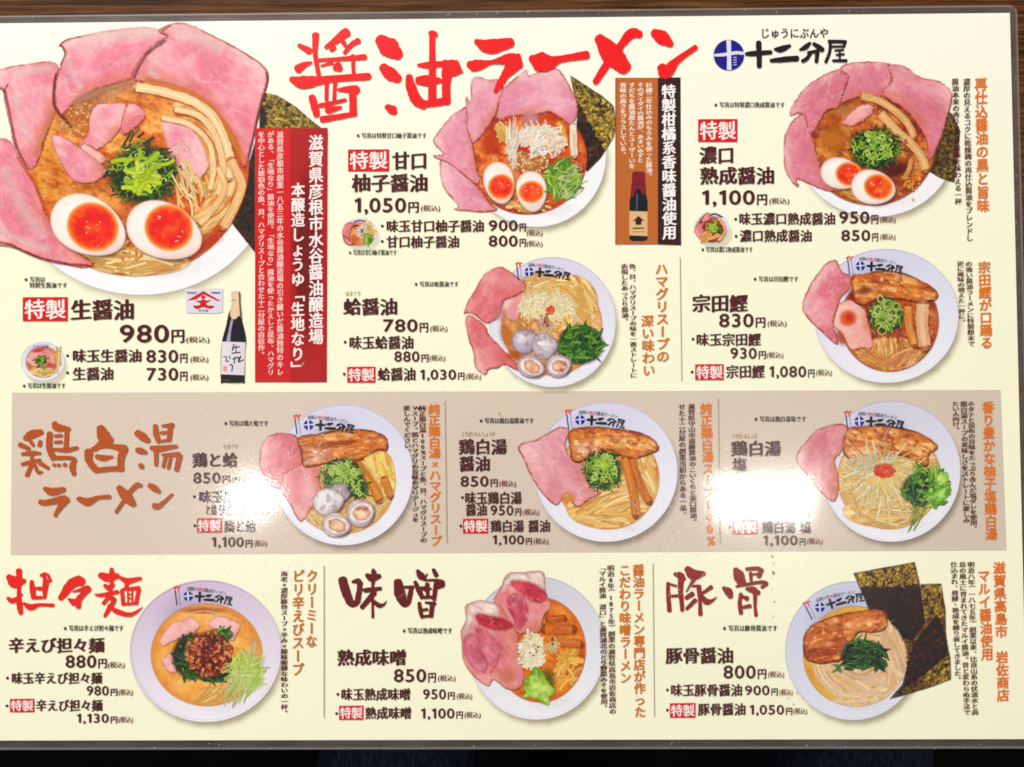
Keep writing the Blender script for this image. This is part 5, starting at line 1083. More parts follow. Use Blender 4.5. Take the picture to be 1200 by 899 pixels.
def chicken_salt_bowl():
    b = Bowl((920, 465, 4.995), 800, 'bowl picture on the band with white bean sprouts and a red dab')
    b.dish(620, 436, 408, 414, top=(200, 198, 218), sh=(132, 112, 92))
    b.soup(610, 478, 304, 298, (232, 184, 104), (200, 134, 62), **CREAMY)
    cl = ellipse(610, 478, 297, 291)
    b.nest(560, 670, 220, 90, c=(240, 200, 124), dark=(196, 134, 58), light=(254, 230, 172), ang=-8)
    b.tangle('noodles', 560, 690, 220, 90, 60, NOODLE, 48, 2.0, ang=lambda x, y: 24 - (x - 340) * .11, spread=46, clip=cl)
    b.tangle('noodles', 400, 540, 80, 120, 44, NOODLE, 24, 1.8, ang=60, spread=60, clip=cl)
    b.tangle('noodles', 870, 370, 50, 40, 18, NOODLE, 14, 1.9, ang=40, spread=80, clip=cl)
    b.pork([(65, 360), (100, 290), (180, 200), (240, 175), (300, 160), (350, 165), (382, 200), (342, 280), (322, 330), (290, 372), (310, 460), (312, 560), (282, 612), (220, 570), (150, 480), (90, 410)], ang=-55, streaks=12, base=(210, 138, 150), lean=(194, 106, 124))
    b.belly([(358, 200), (420, 174), (560, 169), (700, 184), (830, 234), (892, 286), (880, 312), (842, 336), (836, 402), (780, 396), (700, 346), (560, 342), (480, 386), (400, 386), (362, 350), (336, 310)], ang=14, n=60, pale=(430, 345, 70, 36))
    b.tangle('bean_sprouts', 580, 470, 170, 118, 130, [(250, 240, 200), (240, 224, 160), (254, 250, 228), (226, 206, 130)], 24, 1.6, ang=lambda x, y: math.degrees(math.atan2(y - 430, x - 575)), spread=60, curl=.14, dark=(170, 120, 50), under=(232, 196, 126))
    b.tangle('bean_sprouts', 510, 385, 120, 40, 36, [(252, 244, 210), (244, 230, 180)], 24, 1.5, ang=-22, spread=50)
    b.bits('chilli_paste', 578, 432, 62, 42, 44, [(224, 66, 34), (236, 92, 44), (206, 46, 28)], 2.2, under=(222, 92, 50))
    b.leaves('green_leaves', 815, 540, 145, 112, 60, GREEN, L=15, w=4.6, under=(24, 34, 20))
    b.leaves('green_leaves', 890, 545, 72, 112, 30, LIGHTG, L=16, w=6.5, under=None, ang=-60, spread=120); b.leaves('green_leaves', 830, 420, 90, 26, 16, LIGHTG, L=12, w=4, under=None)
    b.leaf([(818, 575), (880, 550), (930, 528), (968, 515), (965, 560), (940, 600), (900, 622), (850, 606)], (142, 196, 82), (84, 134, 46), (184, 224, 120), [[(840, 590), (900, 570), (955, 530)]], name='green_leaves')
    b.leaf([(880, 470), (920, 440), (955, 455), (945, 500), (900, 520)], (156, 206, 84), (96, 146, 50), (196, 228, 120), [], name='green_leaves')
    b.tangle('green_stems', 770, 690, 40, 60, 8, [(110, 150, 60), (150, 180, 80)], 22, 1.4, ang=-58, spread=20)
    b.lettering(398, 140, 300, 4); b.build()
chicken_salt_bowl()

def tantan_bowl():
    b = Bowl((140, 670, 4.73), 900, 'pinkish bowl picture with orange soup and a heap of brown minced meat')
    b.dish(478, 441, 420, 394, top=(196, 172, 200), low=(252, 248, 252))
    b.soup(484, 461, 309, 284, (236, 166, 84), (206, 118, 44), hi=(246, 190, 112), dark=(222, 138, 62), busy=.22)
    A = b.art('soup'); A.blob(470, 215, 180, 26, (186, 104, 48), .7); A.stroke([(380, 232), (470, 218), (560, 232), (650, 262)], 1.4, (250, 226, 190), ae=0, a=.8)
    for k in range(60):
        a = b.r.uniform(0, 6.28); d = b.r.uniform(.6, .97); A.dot(484 + 300 * d * math.cos(a), 461 + 275 * d * math.sin(a), b.r.uniform(1.5, 4.5), b.r.uniform(1.5, 3.5), b.r.choice([(206, 90, 34), (160, 66, 26), (250, 214, 150)]), a=.7, n=6)
    p = dict(base=(240, 190, 196), fat=(250, 220, 222), lean=(232, 170, 180), crust=(226, 160, 130))
    b.pork([(225, 372), (252, 330), (292, 290), (350, 268), (402, 254), (446, 300), (402, 342), (300, 382), (240, 412)], ang=-25, **p)
    b.pork([(490, 292), (520, 262), (562, 249), (660, 282), (668, 310), (652, 342), (622, 382), (540, 332)], ang=30, **p)
    b.pork([(236, 500), (262, 462), (296, 450), (320, 552), (270, 552)], **p)
    b.tangle('noodles', 560, 690, 100, 50, 24, [(248, 206, 140), (240, 186, 110)], 20, 1.6, ang=-20, spread=60, clip=ellipse(484, 461, 300, 276))
    b.leaves('dark_greens', 400, 470, 118, 140, 60, [(66, 108, 48), (40, 74, 36), (100, 146, 62), (28, 52, 30)], L=17, w=3.8, under=(28, 46, 26), ang=60, spread=110)
    b.leaves('dark_greens', 520, 560, 110, 60, 34, [(40, 70, 40), (28, 50, 34), (66, 104, 56)], L=16, w=4, under=(26, 40, 28), ang=20, spread=80)
    b.leaves('dark_greens', 560, 350, 80, 40, 20, [(110, 156, 60), (150, 190, 80), (60, 100, 44)], L=13, w=3.4, under=(60, 90, 40), ang=20, spread=120)
    b.bits('minced_meat', 498, 455, 128, 126, 190, [(176, 88, 48), (150, 66, 36), (206, 120, 74), (122, 50, 30), (222, 146, 96)], 3.0, under=(92, 36, 20), dark=(60, 18, 10))
    b.tangle('green_sprouts', 705, 560, 92, 118, 120, [(206, 222, 110), (226, 236, 150), (176, 204, 84), (240, 244, 190)], 20, 1.3, ang=-50, spread=110, dark=(110, 140, 40), under=(190, 200, 100))
    b.tangle('green_sprouts', 650, 660, 60, 60, 26, [(236, 240, 180), (214, 226, 140)], 22, 1.2, ang=-55, spread=40)
    b.tangle('green_sprouts', 740, 420, 24, 40, 10, [(250, 226, 180)], 16, 1.2, ang=80, spread=40)
    b.lettering(348, 132, 280, 5); b.build()
tantan_bowl()

def miso_bowl():
    b = Bowl((520, 655, 4.61), 1000, 'bowl picture with two dark red pork slices and a single green leaf')
    b.dish(500, 482, 372, 388, top=(198, 194, 208), low=(250, 249, 252))
    b.soup(520, 492, 248, 284, (222, 120, 36), (176, 72, 16), hi=(238, 154, 62), dark=(186, 76, 20), busy=.5)
    b.tangle('noodles', 660, 600, 50, 70, 14, [(240, 182, 84), (246, 200, 110)], 26, 2.2, ang=-60, spread=60, curl=.5, clip=ellipse(520, 492, 240, 276))
    b.tangle('noodles', 690, 530, 40, 24, 8, [(240, 182, 84), (246, 200, 110)], 16, 2.2, ang=10, spread=90, curl=.6)
    b.stick([(560, 325), (650, 318)], 8, c=(206, 110, 40), ce=(160, 76, 24)); b.stick([(548, 378), (620, 380), (695, 378)], 13, c=(220, 120, 44), ce=(164, 78, 24)); b.stick([(596, 440), (660, 452), (738, 458)], 10, c=(224, 126, 50), ce=(168, 80, 26))
    p = dict(base=(220, 142, 152), fat=(244, 214, 212), lean=(200, 94, 110), crust=(176, 96, 56))
    b.pork([(330, 102), (362, 76), (440, 72), (530, 67), (546, 120), (552, 200), (580, 250), (540, 312), (520, 392), (470, 396), (418, 402), (368, 372), (310, 292), (272, 222), (300, 170)], ang=60, streaks=10, **p)
    F_ = lambda pts: b.lean(pts, (240, 222, 212), (232, 192, 184), name='pork_fat', soft=3.0)
    F_([(338, 106), (365, 82), (440, 78), (525, 73), (538, 118), (545, 165), (500, 140), (430, 116), (370, 120), (345, 150), (315, 175)])
    b.lean([(365, 125), (430, 122), (500, 145), (550, 185), (552, 220), (500, 236), (450, 210), (390, 165)], (198, 66, 84), (212, 96, 110)); b.lean([(355, 205), (400, 190), (440, 230), (455, 300), (430, 360), (400, 378), (375, 320), (345, 250)], (204, 102, 118), (188, 74, 92), ang=70)
    b.pork([(115, 260), (150, 236), (200, 224), (280, 242), (312, 262), (372, 352), (402, 422), (404, 500), (430, 602), (420, 690), (340, 702), (270, 652), (240, 686), (170, 642), (110, 560), (98, 470), (95, 390), (122, 320)], ang=50, streaks=14, **p)
    F_([(124, 264), (155, 242), (200, 230), (276, 248), (296, 298), (250, 306), (180, 298), (150, 340), (118, 398), (104, 390), (128, 320)])
    b.lean([(178, 302), (260, 312), (330, 328), (372, 362), (320, 386), (250, 376), (195, 350)], (188, 60, 74), (164, 48, 56), ang=15); b.lean([(112, 430), (160, 410), (210, 500), (235, 580), (215, 612), (160, 585), (115, 510)], (210, 122, 138), (192, 88, 108), ang=60); b.lean([(175, 380), (240, 400), (305, 470), (300, 520), (240, 560), (200, 470)], (216, 128, 142), (198, 92, 108), ang=50)
    A = b.art('soup'); A.blob(345, 630, 70, 60, (222, 136, 104), .6); A.stroke([(300, 500), (290, 560), (250, 620)], 1.2, (120, 40, 24), ae=0, a=.7)
    b.tangle('white_leek', 478, 495, 66, 100, 130, [(252, 246, 226), (246, 236, 206), (255, 252, 240), (226, 206, 166)], 8, 2.3, curl=.6, dark=(190, 150, 100), ringy=20, under=(244, 230, 200), edge=.25)
    b.tangle('white_leek', 585, 470, 40, 40, 4, [(246, 226, 186)], 12, 1.2, curl=.6, ringy=8)
    b.bits('pepper', 490, 495, 30, 30, 8, [(70, 44, 30)], 1.2)
    A = b.art('soup'); A.blob(560, 670, 60, 110, (96, 104, 36), .75)
    b.leaf([(430, 690), (442, 650), (470, 620), (482, 590), (520, 592), (545, 630), (562, 665), (598, 700), (600, 722), (572, 745), (572, 785), (540, 786), (500, 758), (465, 745), (420, 756), (440, 725)], (162, 198, 76), (104, 146, 44), (196, 220, 116), [[(500, 605), (515, 680), (550, 775)], [(505, 640), (470, 690), (440, 740)], [(512, 670), (555, 700), (590, 712)], [(520, 700), (495, 740)]])
    b.build()
miso_bowl()

def tonkotsu_bowl():
    b = Bowl((900, 645, 4.387), 1100, 'bowl picture with two nori sheets, dark greens and pale noodles')
    b.dish(436, 516, 348, 358, top=(198, 198, 220), low=(236, 234, 246))
    b.soup(450, 545, 268, 258, (232, 186, 88), (206, 136, 50), hi=(242, 208, 122), dark=(220, 160, 66), busy=.3)
    cl = ellipse(450, 545, 264, 254)
    b.nori([(785, 175), (890, 171), (912, 300), (916, 440), (938, 560), (941, 664), (850, 700), (780, 722), (625, 766), (690, 690), (715, 600), (700, 500), (660, 420), (700, 360), (780, 300)], n=900, light=lambda p: .8 if p[1] < 350 or (p[0] > 800 and p[1] > 540) else .3, sm=False, base=(92, 66, 34), spots=((132, 104, 46), (158, 126, 52), (98, 70, 36), (70, 46, 28)))
    b.nori([(868, 332), (908, 425), (922, 540), (860, 590), (800, 640), (700, 705), (715, 600), (760, 470)], n=260, light=lambda p: .15, sm=False, base=(50, 30, 22), spots=((120, 84, 40), (96, 66, 36), (70, 46, 28), (40, 24, 18)))
    b.nori([(440, 118), (600, 88), (755, 61), (780, 170), (806, 372), (745, 460), (690, 452), (600, 330), (520, 305), (470, 190)], n=900, light=lambda p: .95 if p[1] < 185 - .06 * (p[0] - 600) else .06, sm=False, base=(44, 26, 24), spots=((140, 110, 48), (170, 134, 56), (80, 52, 34), (58, 36, 28)))
    b.nest(550, 640, 172, 150, c=(242, 206, 164), dark=(202, 140, 86), light=(252, 230, 200), ang=-22, pts=[(400, 640), (470, 600), (560, 560), (600, 440), (640, 390), (690, 460), (712, 540), (690, 640), (640, 720), (560, 780), (450, 800), (370, 760), (345, 690)])
    b.tangle('noodles', 545, 660, 160, 128, 90, [(248, 218, 182), (242, 206, 162), (252, 230, 200), (234, 192, 142)], 56, 1.8, ang=lambda x, y: math.degrees(math.atan2((y - 560) * 1.2, x - 500)) + 90, spread=12, curl=.1, clip=cl, dark=(196, 134, 80), edge=.5)
    b.tangle('noodles', 650, 500, 60, 110, 50, [(248, 222, 186), (242, 206, 164)], 30, 2.1, ang=68, spread=18, clip=ellipse(470, 560, 242, 232), dark=(190, 130, 70))
    b.tangle('noodles', 470, 745, 90, 40, 24, [(248, 222, 186), (242, 206, 164)], 26, 2.2, ang=15, spread=60, curl=.4, clip=cl, dark=(190, 130, 70))
    b.belly([(186, 440), (210, 400), (232, 380), (330, 340), (480, 310), (560, 304), (592, 312), (612, 330), (606, 398), (540, 420), (472, 420), (430, 470), (378, 560), (330, 572), (270, 580), (200, 560), (180, 510)], ang=-18, n=50, base=(210, 120, 62), light=(236, 166, 104))
    b.leaves('dark_greens', 480, 535, 120, 84, 80, [(36, 66, 36), (22, 44, 28), (56, 96, 46), (80, 128, 60)], L=20, w=3.4, under=(18, 34, 22), ang=-20, spread=110)
    b.leaves('dark_greens', 575, 560, 50, 60, 14, [(30, 58, 34), (60, 104, 50)], L=15, w=4, under=None, ang=50, spread=50); b.leaves('dark_greens', 390, 590, 50, 40, 10, [(36, 66, 36), (90, 140, 60)], L=14, w=3.4, under=None, ang=-10, spread=70)
    b.lettering(236, 300, 262, -15); b.build()
tonkotsu_bowl()

def tiny_bowls():
    b = Bowl((10, 380, 11.24), 1200, 'smallest bowl picture at the left edge with one pork slice and noodles')
    b.dish(452, 490, 290, 258, sha=.25); b.soup(455, 500, 225, 205, (226, 150, 84), (190, 96, 50))
    b.tangle('noodles', 450, 630, 200, 80, 24, NOODLE, 16, 1.6, ang=0, spread=50, clip=ellipse(455, 500, 220, 200))
    b.tangle('noodles', 640, 480, 40, 110, 10, NOODLE, 12, 1.6, ang=90, spread=40)
    b.pork([(240, 480), (290, 370), (350, 310), (480, 310), (580, 380), (620, 500), (600, 590), (520, 560), (400, 570), (320, 550)], base=(234, 166, 164), crust=(180, 74, 44), ew=1.0, streaks=5)
    A = b.art('soup'); A.blob(390, 345, 110, 36, (190, 70, 46), .85, rot=-10); A.blob(560, 540, 90, 40, (196, 80, 60), .7, rot=20); A.blob(470, 420, 120, 50, (246, 200, 186), .7)
    b.scallion(440, 485, 62, 56, n=22, rings=0, bright=.2)
    A = b.art('bowl_lettering')
    for i, ch in enumerate('十十二分屋'): P, F = glyph(ch, 1); A.add(np.stack([315 + i * 42 + P[:, 0] * 50, 305 - abs(i - 2.5) * -4 - P[:, 1] * 50], 1), F, np.array([*ink((40, 34, 80)), 1]))
    b.build()
    b = Bowl((395, 245, 15.0), 1300, 'small round bowl picture with pink pork and a green dab')
    b.dish(400, 412, 305, 248, sha=.2); b.soup(375, 440, 270, 205, (226, 150, 92), (190, 90, 50))
    b.tangle('noodles', 560, 330, 70, 80, 12, NOODLE, 11, 1.7, ang=60, spread=40)
    b.pork([(95, 440), (110, 330), (180, 245), (270, 240), (290, 290), (240, 350), (230, 460), (200, 520), (130, 480)], ang=-60, base=(226, 140, 150), ew=.9, streaks=4); b.pork([(100, 470), (150, 480), (220, 550), (310, 615), (200, 630), (140, 590)], ang=40, base=(232, 150, 156), ew=.9, streaks=3)
    A = b.art('soup'); A.blob(330, 300, 80, 30, (110, 30, 24), .9, rot=-12); A.blob(320, 510, 110, 90, (226, 110, 56), .7)
    b.tangle('white_leek', 430, 385, 90, 70, 24, WHITE, 8, 1.7, curl=.5, under=(244, 226, 210)); b.bits('pepper', 435, 390, 26, 26, 5, [(120, 60, 50)], 1.2)
    b.leaves('green_leaves', 555, 520, 90, 88, 26, LIGHTG, L=9, w=2.6, under=(90, 130, 40))
    A = b.art('bowl_lettering'); A.stroke([(305, 225), (390, 200), (495, 220)], 1.6, (60, 54, 90), a=.8); b.build()
    b = Bowl((800, 235, 12.84), 1400, 'small round bowl picture with pork, bamboo shoots and brown soup')
    b.dish(440, 420, 262, 235, sha=.2); b.soup(440, 440, 215, 195, (172, 70, 36), (120, 36, 20))
    b.pork([(190, 500), (190, 400), (240, 330), (330, 330), (300, 420), (320, 520), (350, 600), (260, 560)], ang=70, base=(222, 130, 150), ew=.9, streaks=3); b.pork([(245, 325), (300, 240), (360, 185), (420, 220), (430, 280), (350, 325)], ang=-40, base=(206, 104, 112), ew=.9, streaks=3)
    b.tangle('noodles', 400, 520, 120, 80, 20, [(226, 140, 90), (240, 180, 120)], 10, 1.8, ang=-30, spread=60)
    b.stick([(530, 260), (590, 330), (640, 430), (610, 520), (540, 600)], 4, c=(238, 190, 130)); b.stick([(400, 350), (360, 430)], 3, c=(226, 150, 110))
    b.scallion(478, 408, 62, 66, n=24, rings=3, bright=.6)
    A = b.art('bowl_lettering'); A.stroke([(430, 215), (500, 205), (590, 250)], 2.0, (70, 60, 110), a=.85); b.build()
tiny_bowls()
# ------------------------------------------------------------------ the writing
# raw soy sauce dish
note('※写真は', 29, 53, 327.5); note('特製生醤油です', 35, 79, 334.3)
badge(27, 348.5, 79.5, 376.5); dish_name('生醤油', 83.5, 157, 363, 23.5)
price('980', 141, 199, 391, 20.5, 216.5, 218, 246, 398)
side('味玉生醤油', 79.5, 417, 85.5, 166, 417, 15, ('830', 172, 209.5, 417.5, 14.5, 220, 223, 244.5, 421))
side('生醤油', 79.5, 437, 85.5, 133, 438, 15, ('730', 172, 209.5, 438.5, 14.5, 220, 223, 244.5, 442)); note('※写真は生醤油です', 27, 77, 452)
# sweet yuzu dish
note('※写真は特製甘口柚子醤油です', 418, 500, 159)
badge(408, 175.5, 456, 201); dish_name('甘口', 460, 500.5, 188.5, 20.5); dish_name('柚子醤油', 413, 501, 214.5, 20.5)
price('1,050', 415, 476.5, 240.5, 16.5, 491, 493, 516, 244)
side('味玉甘口柚子醤油', 448, 265, 453, 567, 265, 14, ('900', 573, 607, 264.5, 12.5, 616.5, 617, 636, 273)); side('甘口柚子醤油', 448, 283, 453, 538, 283.5, 14, ('800', 573, 607, 282.5, 12.5, 616.5, 617, 636, 285.5)); note('※写真は甘口柚子醤油です', 409, 465, 296)
# dark matured dish
note('※写真は特製濃口熟成醤油です', 837, 919.5, 123)
badge(818, 140, 864, 166.5); dish_name('濃口', 820, 860, 182, 20); dish_name('熟成醤油', 820.5, 907, 206, 20)
price('1,100', 822, 885, 231.5, 16.5, 899, 901, 925, 235.5)
side('味玉濃口熟成醤油', 862, 257, 866, 978.5, 256.5, 14, ('950', 983.5, 1019, 255, 14, 1029, 1031, 1049.5, 257.5)); side('濃口熟成醤油', 862.5, 277, 867, 951, 276.5, 14, ('850', 986, 1020, 276, 12.5, 1029, 1031, 1049.5, 277.5)); note('※写真は濃口熟成醤油です', 822, 882, 292.5)
head('再仕込醤油の黒と旨味', 1149, 91, 1152, 249, 15)
desc('濃厚の見えるコクに乾燥麹の再仕込醤油をブレンドし', 1132.5, 92, 1136, 283); desc('醤油本来の香りとコク旨味を味わえる一杯', 1119, 92, 1123, 240)
# clam dish
note('※写真は蛤醤油です', 486, 537.5, 333); reading('はまぐり', 405, 423, 344); dish_name('蛤醤油', 403, 465.5, 359.5, 19.5)
price('780', 449, 490, 381.5, 14.5, 502, 504, 524.5, 385)
side('味玉蛤醤油', 404.5, 401, 409.5, 484.5, 401.5, 15, ('880', 462.5, 492, 417.8, 12, 502.5, 503.5, 522, 419.5))
badge(407, 430, 440, 448.5); side('蛤醤油', 403.5, 438.5, 443, 487, 438.5, 15, ('1,030', 492, 535, 439, 11.5, 544.5, 546, 564, 441))
head('ハマグリスープの', 775, 308, 777, 425, 15.5, (206, 122, 44)); head('深い味わい', 758.5, 369, 760.5, 441, 15, (206, 122, 44))
desc('魚、貝、ハマグリスープの味を一番ストレートに', 741, 309, 742.5, 443); desc('表現したあっさり醤油。', 731.5, 309, 732.5, 379)
divider(797, 302, 799, 447)
# bonito dish
note('※写真は宗田鰹です', 883, 935.5, 327); dish_name('宗田鰹', 811.5, 875.5, 355.5, 20)
price('830', 843, 883.5, 375.5, 15.5, 897, 899, 922, 379)
side('味玉宗田鰹', 812, 397.5, 816, 891, 398, 14.5, ('930', 856, 887, 414, 12.5, 897.5, 898, 918, 416))
badge(814.5, 427, 848, 445.5); side('宗田鰹', 811, 436, 851, 895.5, 435.5, 15, ('1,080', 901, 945, 435.5, 12.5, 954.5, 956, 975, 436.5))
head('宗田鰹が口踊る', 1153, 306, 1156, 409, 15); desc('の強い醤油ラーメンに特製粉末で', 1135, 306, 1138, 406); desc('更に風味の増えた一杯に。', 1125, 306, 1127.5, 380)
# chicken and clam
note('※写真は鶏と蛤です', 263, 314.5, 496); reading('はまぐり', 262, 279, 523); dish_name('鶏と蛤', 226, 278, 539, 17)
price('850', 227, 259, 560, 12.5, 270, 272, 292, 562)
side('味玉鶏', 228, 582, 233.5, 276, 582, 14, ('950', 256, 284, 597.5, 12, 294, 296, 315, 600), ('と蛤', 241, 254, 597.5, 12))
badge(231, 607.5, 260, 624); side('鶏と蛤', 228.5, 616, 263, 299.5, 616.5, 14, ('1,100', 248, 286, 635, 11.5, 296, 298, 313, 636.5))
head('純正鶏白湯×ハマグリスープ', 508.5, 473, 511, 640, 14); desc('純正鶏白湯100%スープと魚、貝、ハマグリスープの', 495, 475, 496.5, 636); desc('Wスープ。鶏とハマグリの旨味のマリアージュを', 486, 475, 487, 612); desc('楽しんでください。', 476.5, 475, 478, 532)
divider(521.7, 470, 524, 637)
# chicken soy
note('※写真は鶏白湯醤油です', 562, 625.5, 493); reading('とりぱいたん しょうゆ', 541, 580, 508.5); dish_name('鶏白湯', 538, 593.5, 523.5, 18); dish_name('醤油', 538.5, 574, 543.5, 17.5)
price('850', 540, 573, 564, 12, 583.5, 585, 605, 566.5)
side('味玉鶏白湯', 542, 583, 545, 611, 583.5, 14.5, ('950', 575, 602, 598, 11.5, 611, 612.5, 632, 600), ('醤油', 546, 570.5, 597.5, 14))
badge(542.5, 608, 572, 625); side('鶏白湯 醤油', 540, 616.5, 575, 644.5, 616.5, 14, ('1,100', 577, 614.5, 632.5, 10.5, 623.5, 625, 643, 634))
head('純正鶏白湯スープ100%', 827, 472, 832.5, 640, 14); desc('滋賀県守山市遠藤醤油のこいくちと淡口醤油。', 810, 473, 812.5, 614); desc('せた十二分屋の創業当初からある一品。', 799, 473, 800.5, 606)
divider(841.7, 467, 844, 637)
# chicken salt
note('※写真は鶏白湯塩です', 884, 944.5, 491); reading('とりぱいたん しお', 858, 887, 511); dish_name('鶏白湯', 857, 914.5, 525.5, 17.5); dish_name('塩', 858.5, 874.5, 544.5, 16)
price('850', 860, 893, 566, 12, 903, 905, 924, 568)
side('味玉鶏白湯', 862, 585, 866, 928, 585, 14, ('950', 893, 920, 600, 11.5, 929, 931, 949, 602), ('塩', 870, 884, 600, 14))
badge(858.5, 609.5, 888, 626); side('鶏白湯 塩', 855, 618, 893, 950, 618, 14, ('1,100', 894, 935, 633, 11, 944, 945.5, 964, 634))
head('香り豊かな柚子塩鶏白湯', 1157.5, 470, 1161.5, 633, 14.5); desc('ホタテと昆布の旨味をたっぷり含んだ塩ダレを使用、', 1137.5, 470, 1141, 622); desc('鶏白湯スープの美味しさをストレートに楽しみ', 1129, 470, 1132.5, 613); desc('たい人向け。', 1119.5, 470, 1120.5, 506)
# spicy noodle dish
note('※写真は辛えび担々麺です', 75, 145, 736, 7); dish_name('辛えび担々麺', 10.5, 122, 756, 17.5)
price('880', 77.5, 113.5, 775, 14.5, 125.5, 126.5, 146.5, 779)
side('味玉辛えび担々麺', 9, 794.5, 14, 119.5, 794.5, 13.5, ('980', 102, 128, 809.2, 11, 138, 139, 156, 811))
badge(12, 819, 40.5, 834.5); side('辛えび担々麺', 8.5, 827, 42.5, 120, 826.5, 13.5, ('1,130', 90, 128, 841.5, 10.5, 138, 139, 156, 843))
head('クリーミーな', 366, 667, 365, 759, 14, (196, 116, 52)); head('ピリ辛えびスープ', 350, 667, 349, 792, 14.5, (196, 116, 52)); desc('海老×濃厚豚骨スープ×辛み×酸味複雑な味わいの一杯。', 333, 669, 333.5, 838)
divider(380, 663, 380, 841)
# miso
note('※写真は熟成味噌です', 472, 530, 739, 7); dish_name('熟成味噌', 395.5, 476, 770.5, 18.5)
price('850', 462, 500, 791.5, 15, 511, 513, 534, 794.5)
side('味玉熟成味噌', 396, 813.5, 400, 481, 813.5, 14, ('950', 496, 523, 813.3, 11.5, 533, 535, 553.5, 815.5))
badge(397.5, 827, 426, 843.5); side('熟成味噌', 394.5, 836, 428, 482, 835.5, 14, ('1,100', 493, 533, 835.8, 11.5, 542.5, 544, 563.5, 837.5))
head('醤油ラーメン専門店が作った', 748, 661, 750, 841, 14, (206, 118, 44)); head('こだわり味噌ラーメン', 732, 661, 733, 801, 14, (206, 118, 44))
desc('明治8年(1875年)創業の滋賀県高島市岩佐商店の', 715.5, 662, 718, 837); desc('「マルイ醤油 濃口」と滋賀湖北のとり野菜みそを使用。', 705.5, 662, 708, 832)
divider(765.3, 660, 767, 840)
# pork bone
note('※写真は豚骨醤油です', 847, 911, 736, 7); dish_name('豚骨醤油', 780.5, 859, 768, 18.5)
price('800', 848, 886, 787.3, 15, 898, 899.5, 919, 790)
side('味玉豚骨醤油', 782, 808.5, 786, 869.5, 808.5, 14, ('900', 873, 902, 808.8, 11, 911.5, 913, 929, 811))
badge(785, 824, 815, 841); side('豚骨醤油', 782, 832, 818, 873.5, 831, 14, ('1,050', 878, 919, 831.5, 11, 928.5, 929.5, 946, 833))
head('滋賀県高島市 岩佐商店', 1170.5, 658, 1175.5, 822, 15, (224, 116, 34)); head('マルイ醤油使用', 1152, 667, 1157, 774, 14.5, (224, 116, 34))
desc('明治八年(一八七五年)創業以来、比良山系の伏流水と高', 1137.5, 658, 1142.5, 838); desc('島の風土に育まれてきたマルイ醤油。昔と変わらぬ手法で', 1127.5, 658, 1133, 838); desc('仕込まれ、発酵・熟成を繰り返してきました。', 1117.5, 658, 1122.5, 799)

# ------------------------------------------------------------------ wear on the laminate: grime specks and fine scratches
def grime():
    A = Art('grime_specks', Pic(ZT + 3e-5), (0, 0, 1.0), 11); r = A.r
    for x, y, a, rr in ((906, 671, .8, 2.2), (907, 705, .7, 1.3), (905, 652, .6, 1.6), (906, 722, .5, 1), (585, 484, .6, 1.6), (586, 487, .5, 1.0), (62, 40, .10, 5), (905, 690, .35, 1.2), (906, 660, .4, 1.2), (934, 812, .4, 1.6), (924, 818, .4, 1.4), (941, 818, .35, 1.1), (930, 825, .3, 1.4), (1070, 234, .35, 2), (735, 618, .4, .8), (742, 620, .5, .7)):
        A.fill([(x + rr * r.uniform(.6, 1.3) * math.cos(t), y + rr * r.uniform(.6, 1.4) * math.sin(t)) for t in np.linspace(0, 5.6, 7)], (176, 146, 66), ce=(206, 184, 120), ew=.25 * rr, a=a, grain=.3, sub=3)
    for k in range(120):
        x, y = r.uniform(0, 1190), r.uniform(25, 865); A.dot(x, y, r.uniform(.3, .8), r.uniform(.3, .7), r.choice([(150, 130, 90), (190, 176, 140)]), a=r.uniform(.15, .4), n=6)
    A.build(menu)['kind'] = 'stuff'
grime()
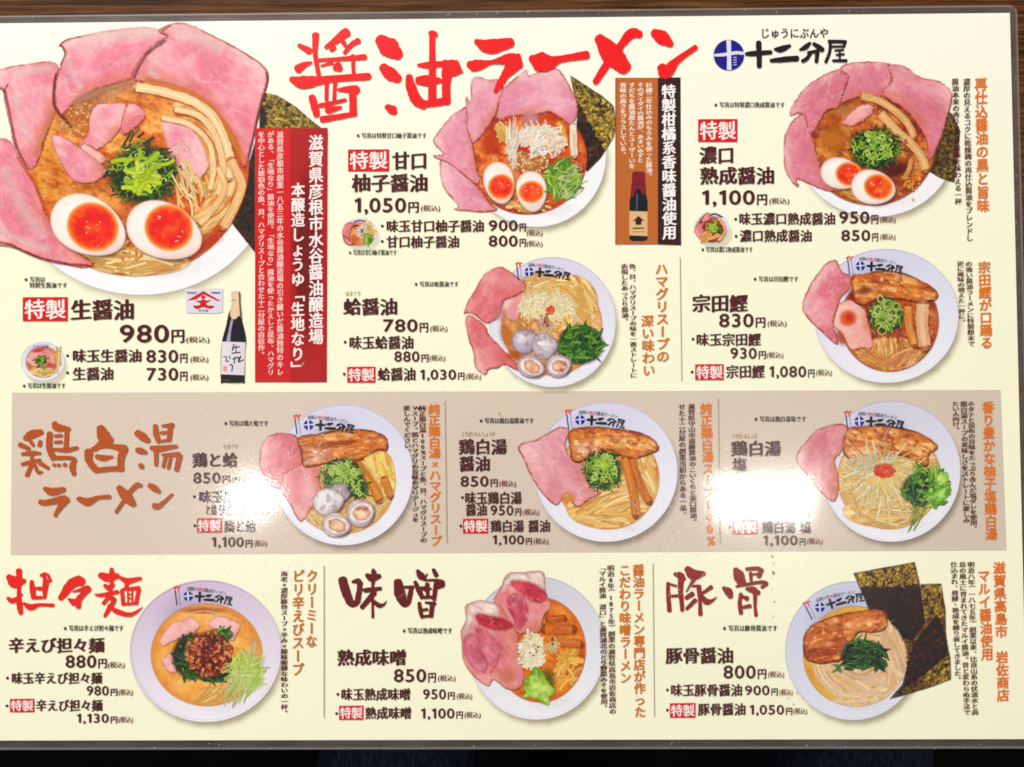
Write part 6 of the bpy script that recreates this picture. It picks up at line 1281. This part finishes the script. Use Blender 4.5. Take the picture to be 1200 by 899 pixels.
def scratches():
    r = random.Random(77); V = []; F = []
    def add(x, y, ang, L, w, bend, z):
        k = len(V); n = 7; pts = []
        a = ang; px, py = x - math.cos(a) * L / 2, y - math.sin(a) * L / 2
        for i in range(n): pts.append((px, py)); px += math.cos(a) * L / (n - 1); py += math.sin(a) * L / (n - 1); a += bend / n
        P = np.array(pts); T = np.gradient(P, axis=0); l = np.hypot(T[:, 0], T[:, 1]); N = np.stack([-T[:, 1] / l, T[:, 0] / l], 1)
        wd = w * np.sin(np.linspace(.15, PI - .15, n))[:, None] * .5
        Q = np.concatenate([lay(P + N * wd), lay(P - N * wd)])
        V.extend([(q[0], q[1], z) for q in Q]); F.extend([(k + i, k + i + 1, k + n + i + 1, k + n + i) for i in range(n - 1)])
    z = ZT + 3e-5
    for cx, cy, sx, sy, n in ((890, 590, 80, 80, 170), (295, 590, 75, 60, 150), (600, 560, 380, 110, 110), (160, 540, 130, 70, 40), (870, 640, 60, 70, 50)):
        for k in range(n):
            z += 4e-8; add(r.gauss(cx, sx), min(860, max(30, r.gauss(cy, sy))), r.choice([r.uniform(0, PI), r.gauss(-1.05, .25)]), r.uniform(3, 26) if r.random() < .8 else r.uniform(20, 60), r.uniform(.3, .8), r.uniform(-.5, .5), z)
    for cx, cy, sx, sy, n in ((880, 600, 70, 60, 130), (295, 590, 60, 50, 140), (780, 600, 50, 60, 50), (240, 545, 60, 50, 40), (640, 560, 330, 90, 110)):
        for k in range(n):              # short scuffs and dents
            z += 4e-8; add(r.gauss(cx, sx), min(860, max(30, r.gauss(cy, sy))), r.choice([r.uniform(0, PI), r.gauss(-1.05, .3)]), r.uniform(1.2, 9), r.uniform(.7, 2.0), r.uniform(-.9, .9), z)
    for k in range(70):                 # nicks along the sealed rim
        z += 4e-8; x, y = r.choice([(r.uniform(0, 1185), 20 - r.uniform(0, 1185) * 0), (r.uniform(0, 1200), 874), (1190, r.uniform(20, 860))]); y = y - x * .0085 + r.uniform(-2.5, 2.5) if y == 20 else y + r.uniform(-3, 3)
        add(x, y, r.uniform(0, PI), r.uniform(.8, 3.5), r.uniform(.5, 1.3), r.uniform(-.9, .9), z)
    o = mesh_obj('fine_scratches', V, F, SCR, menu); o['kind'] = 'stuff'
scratches()
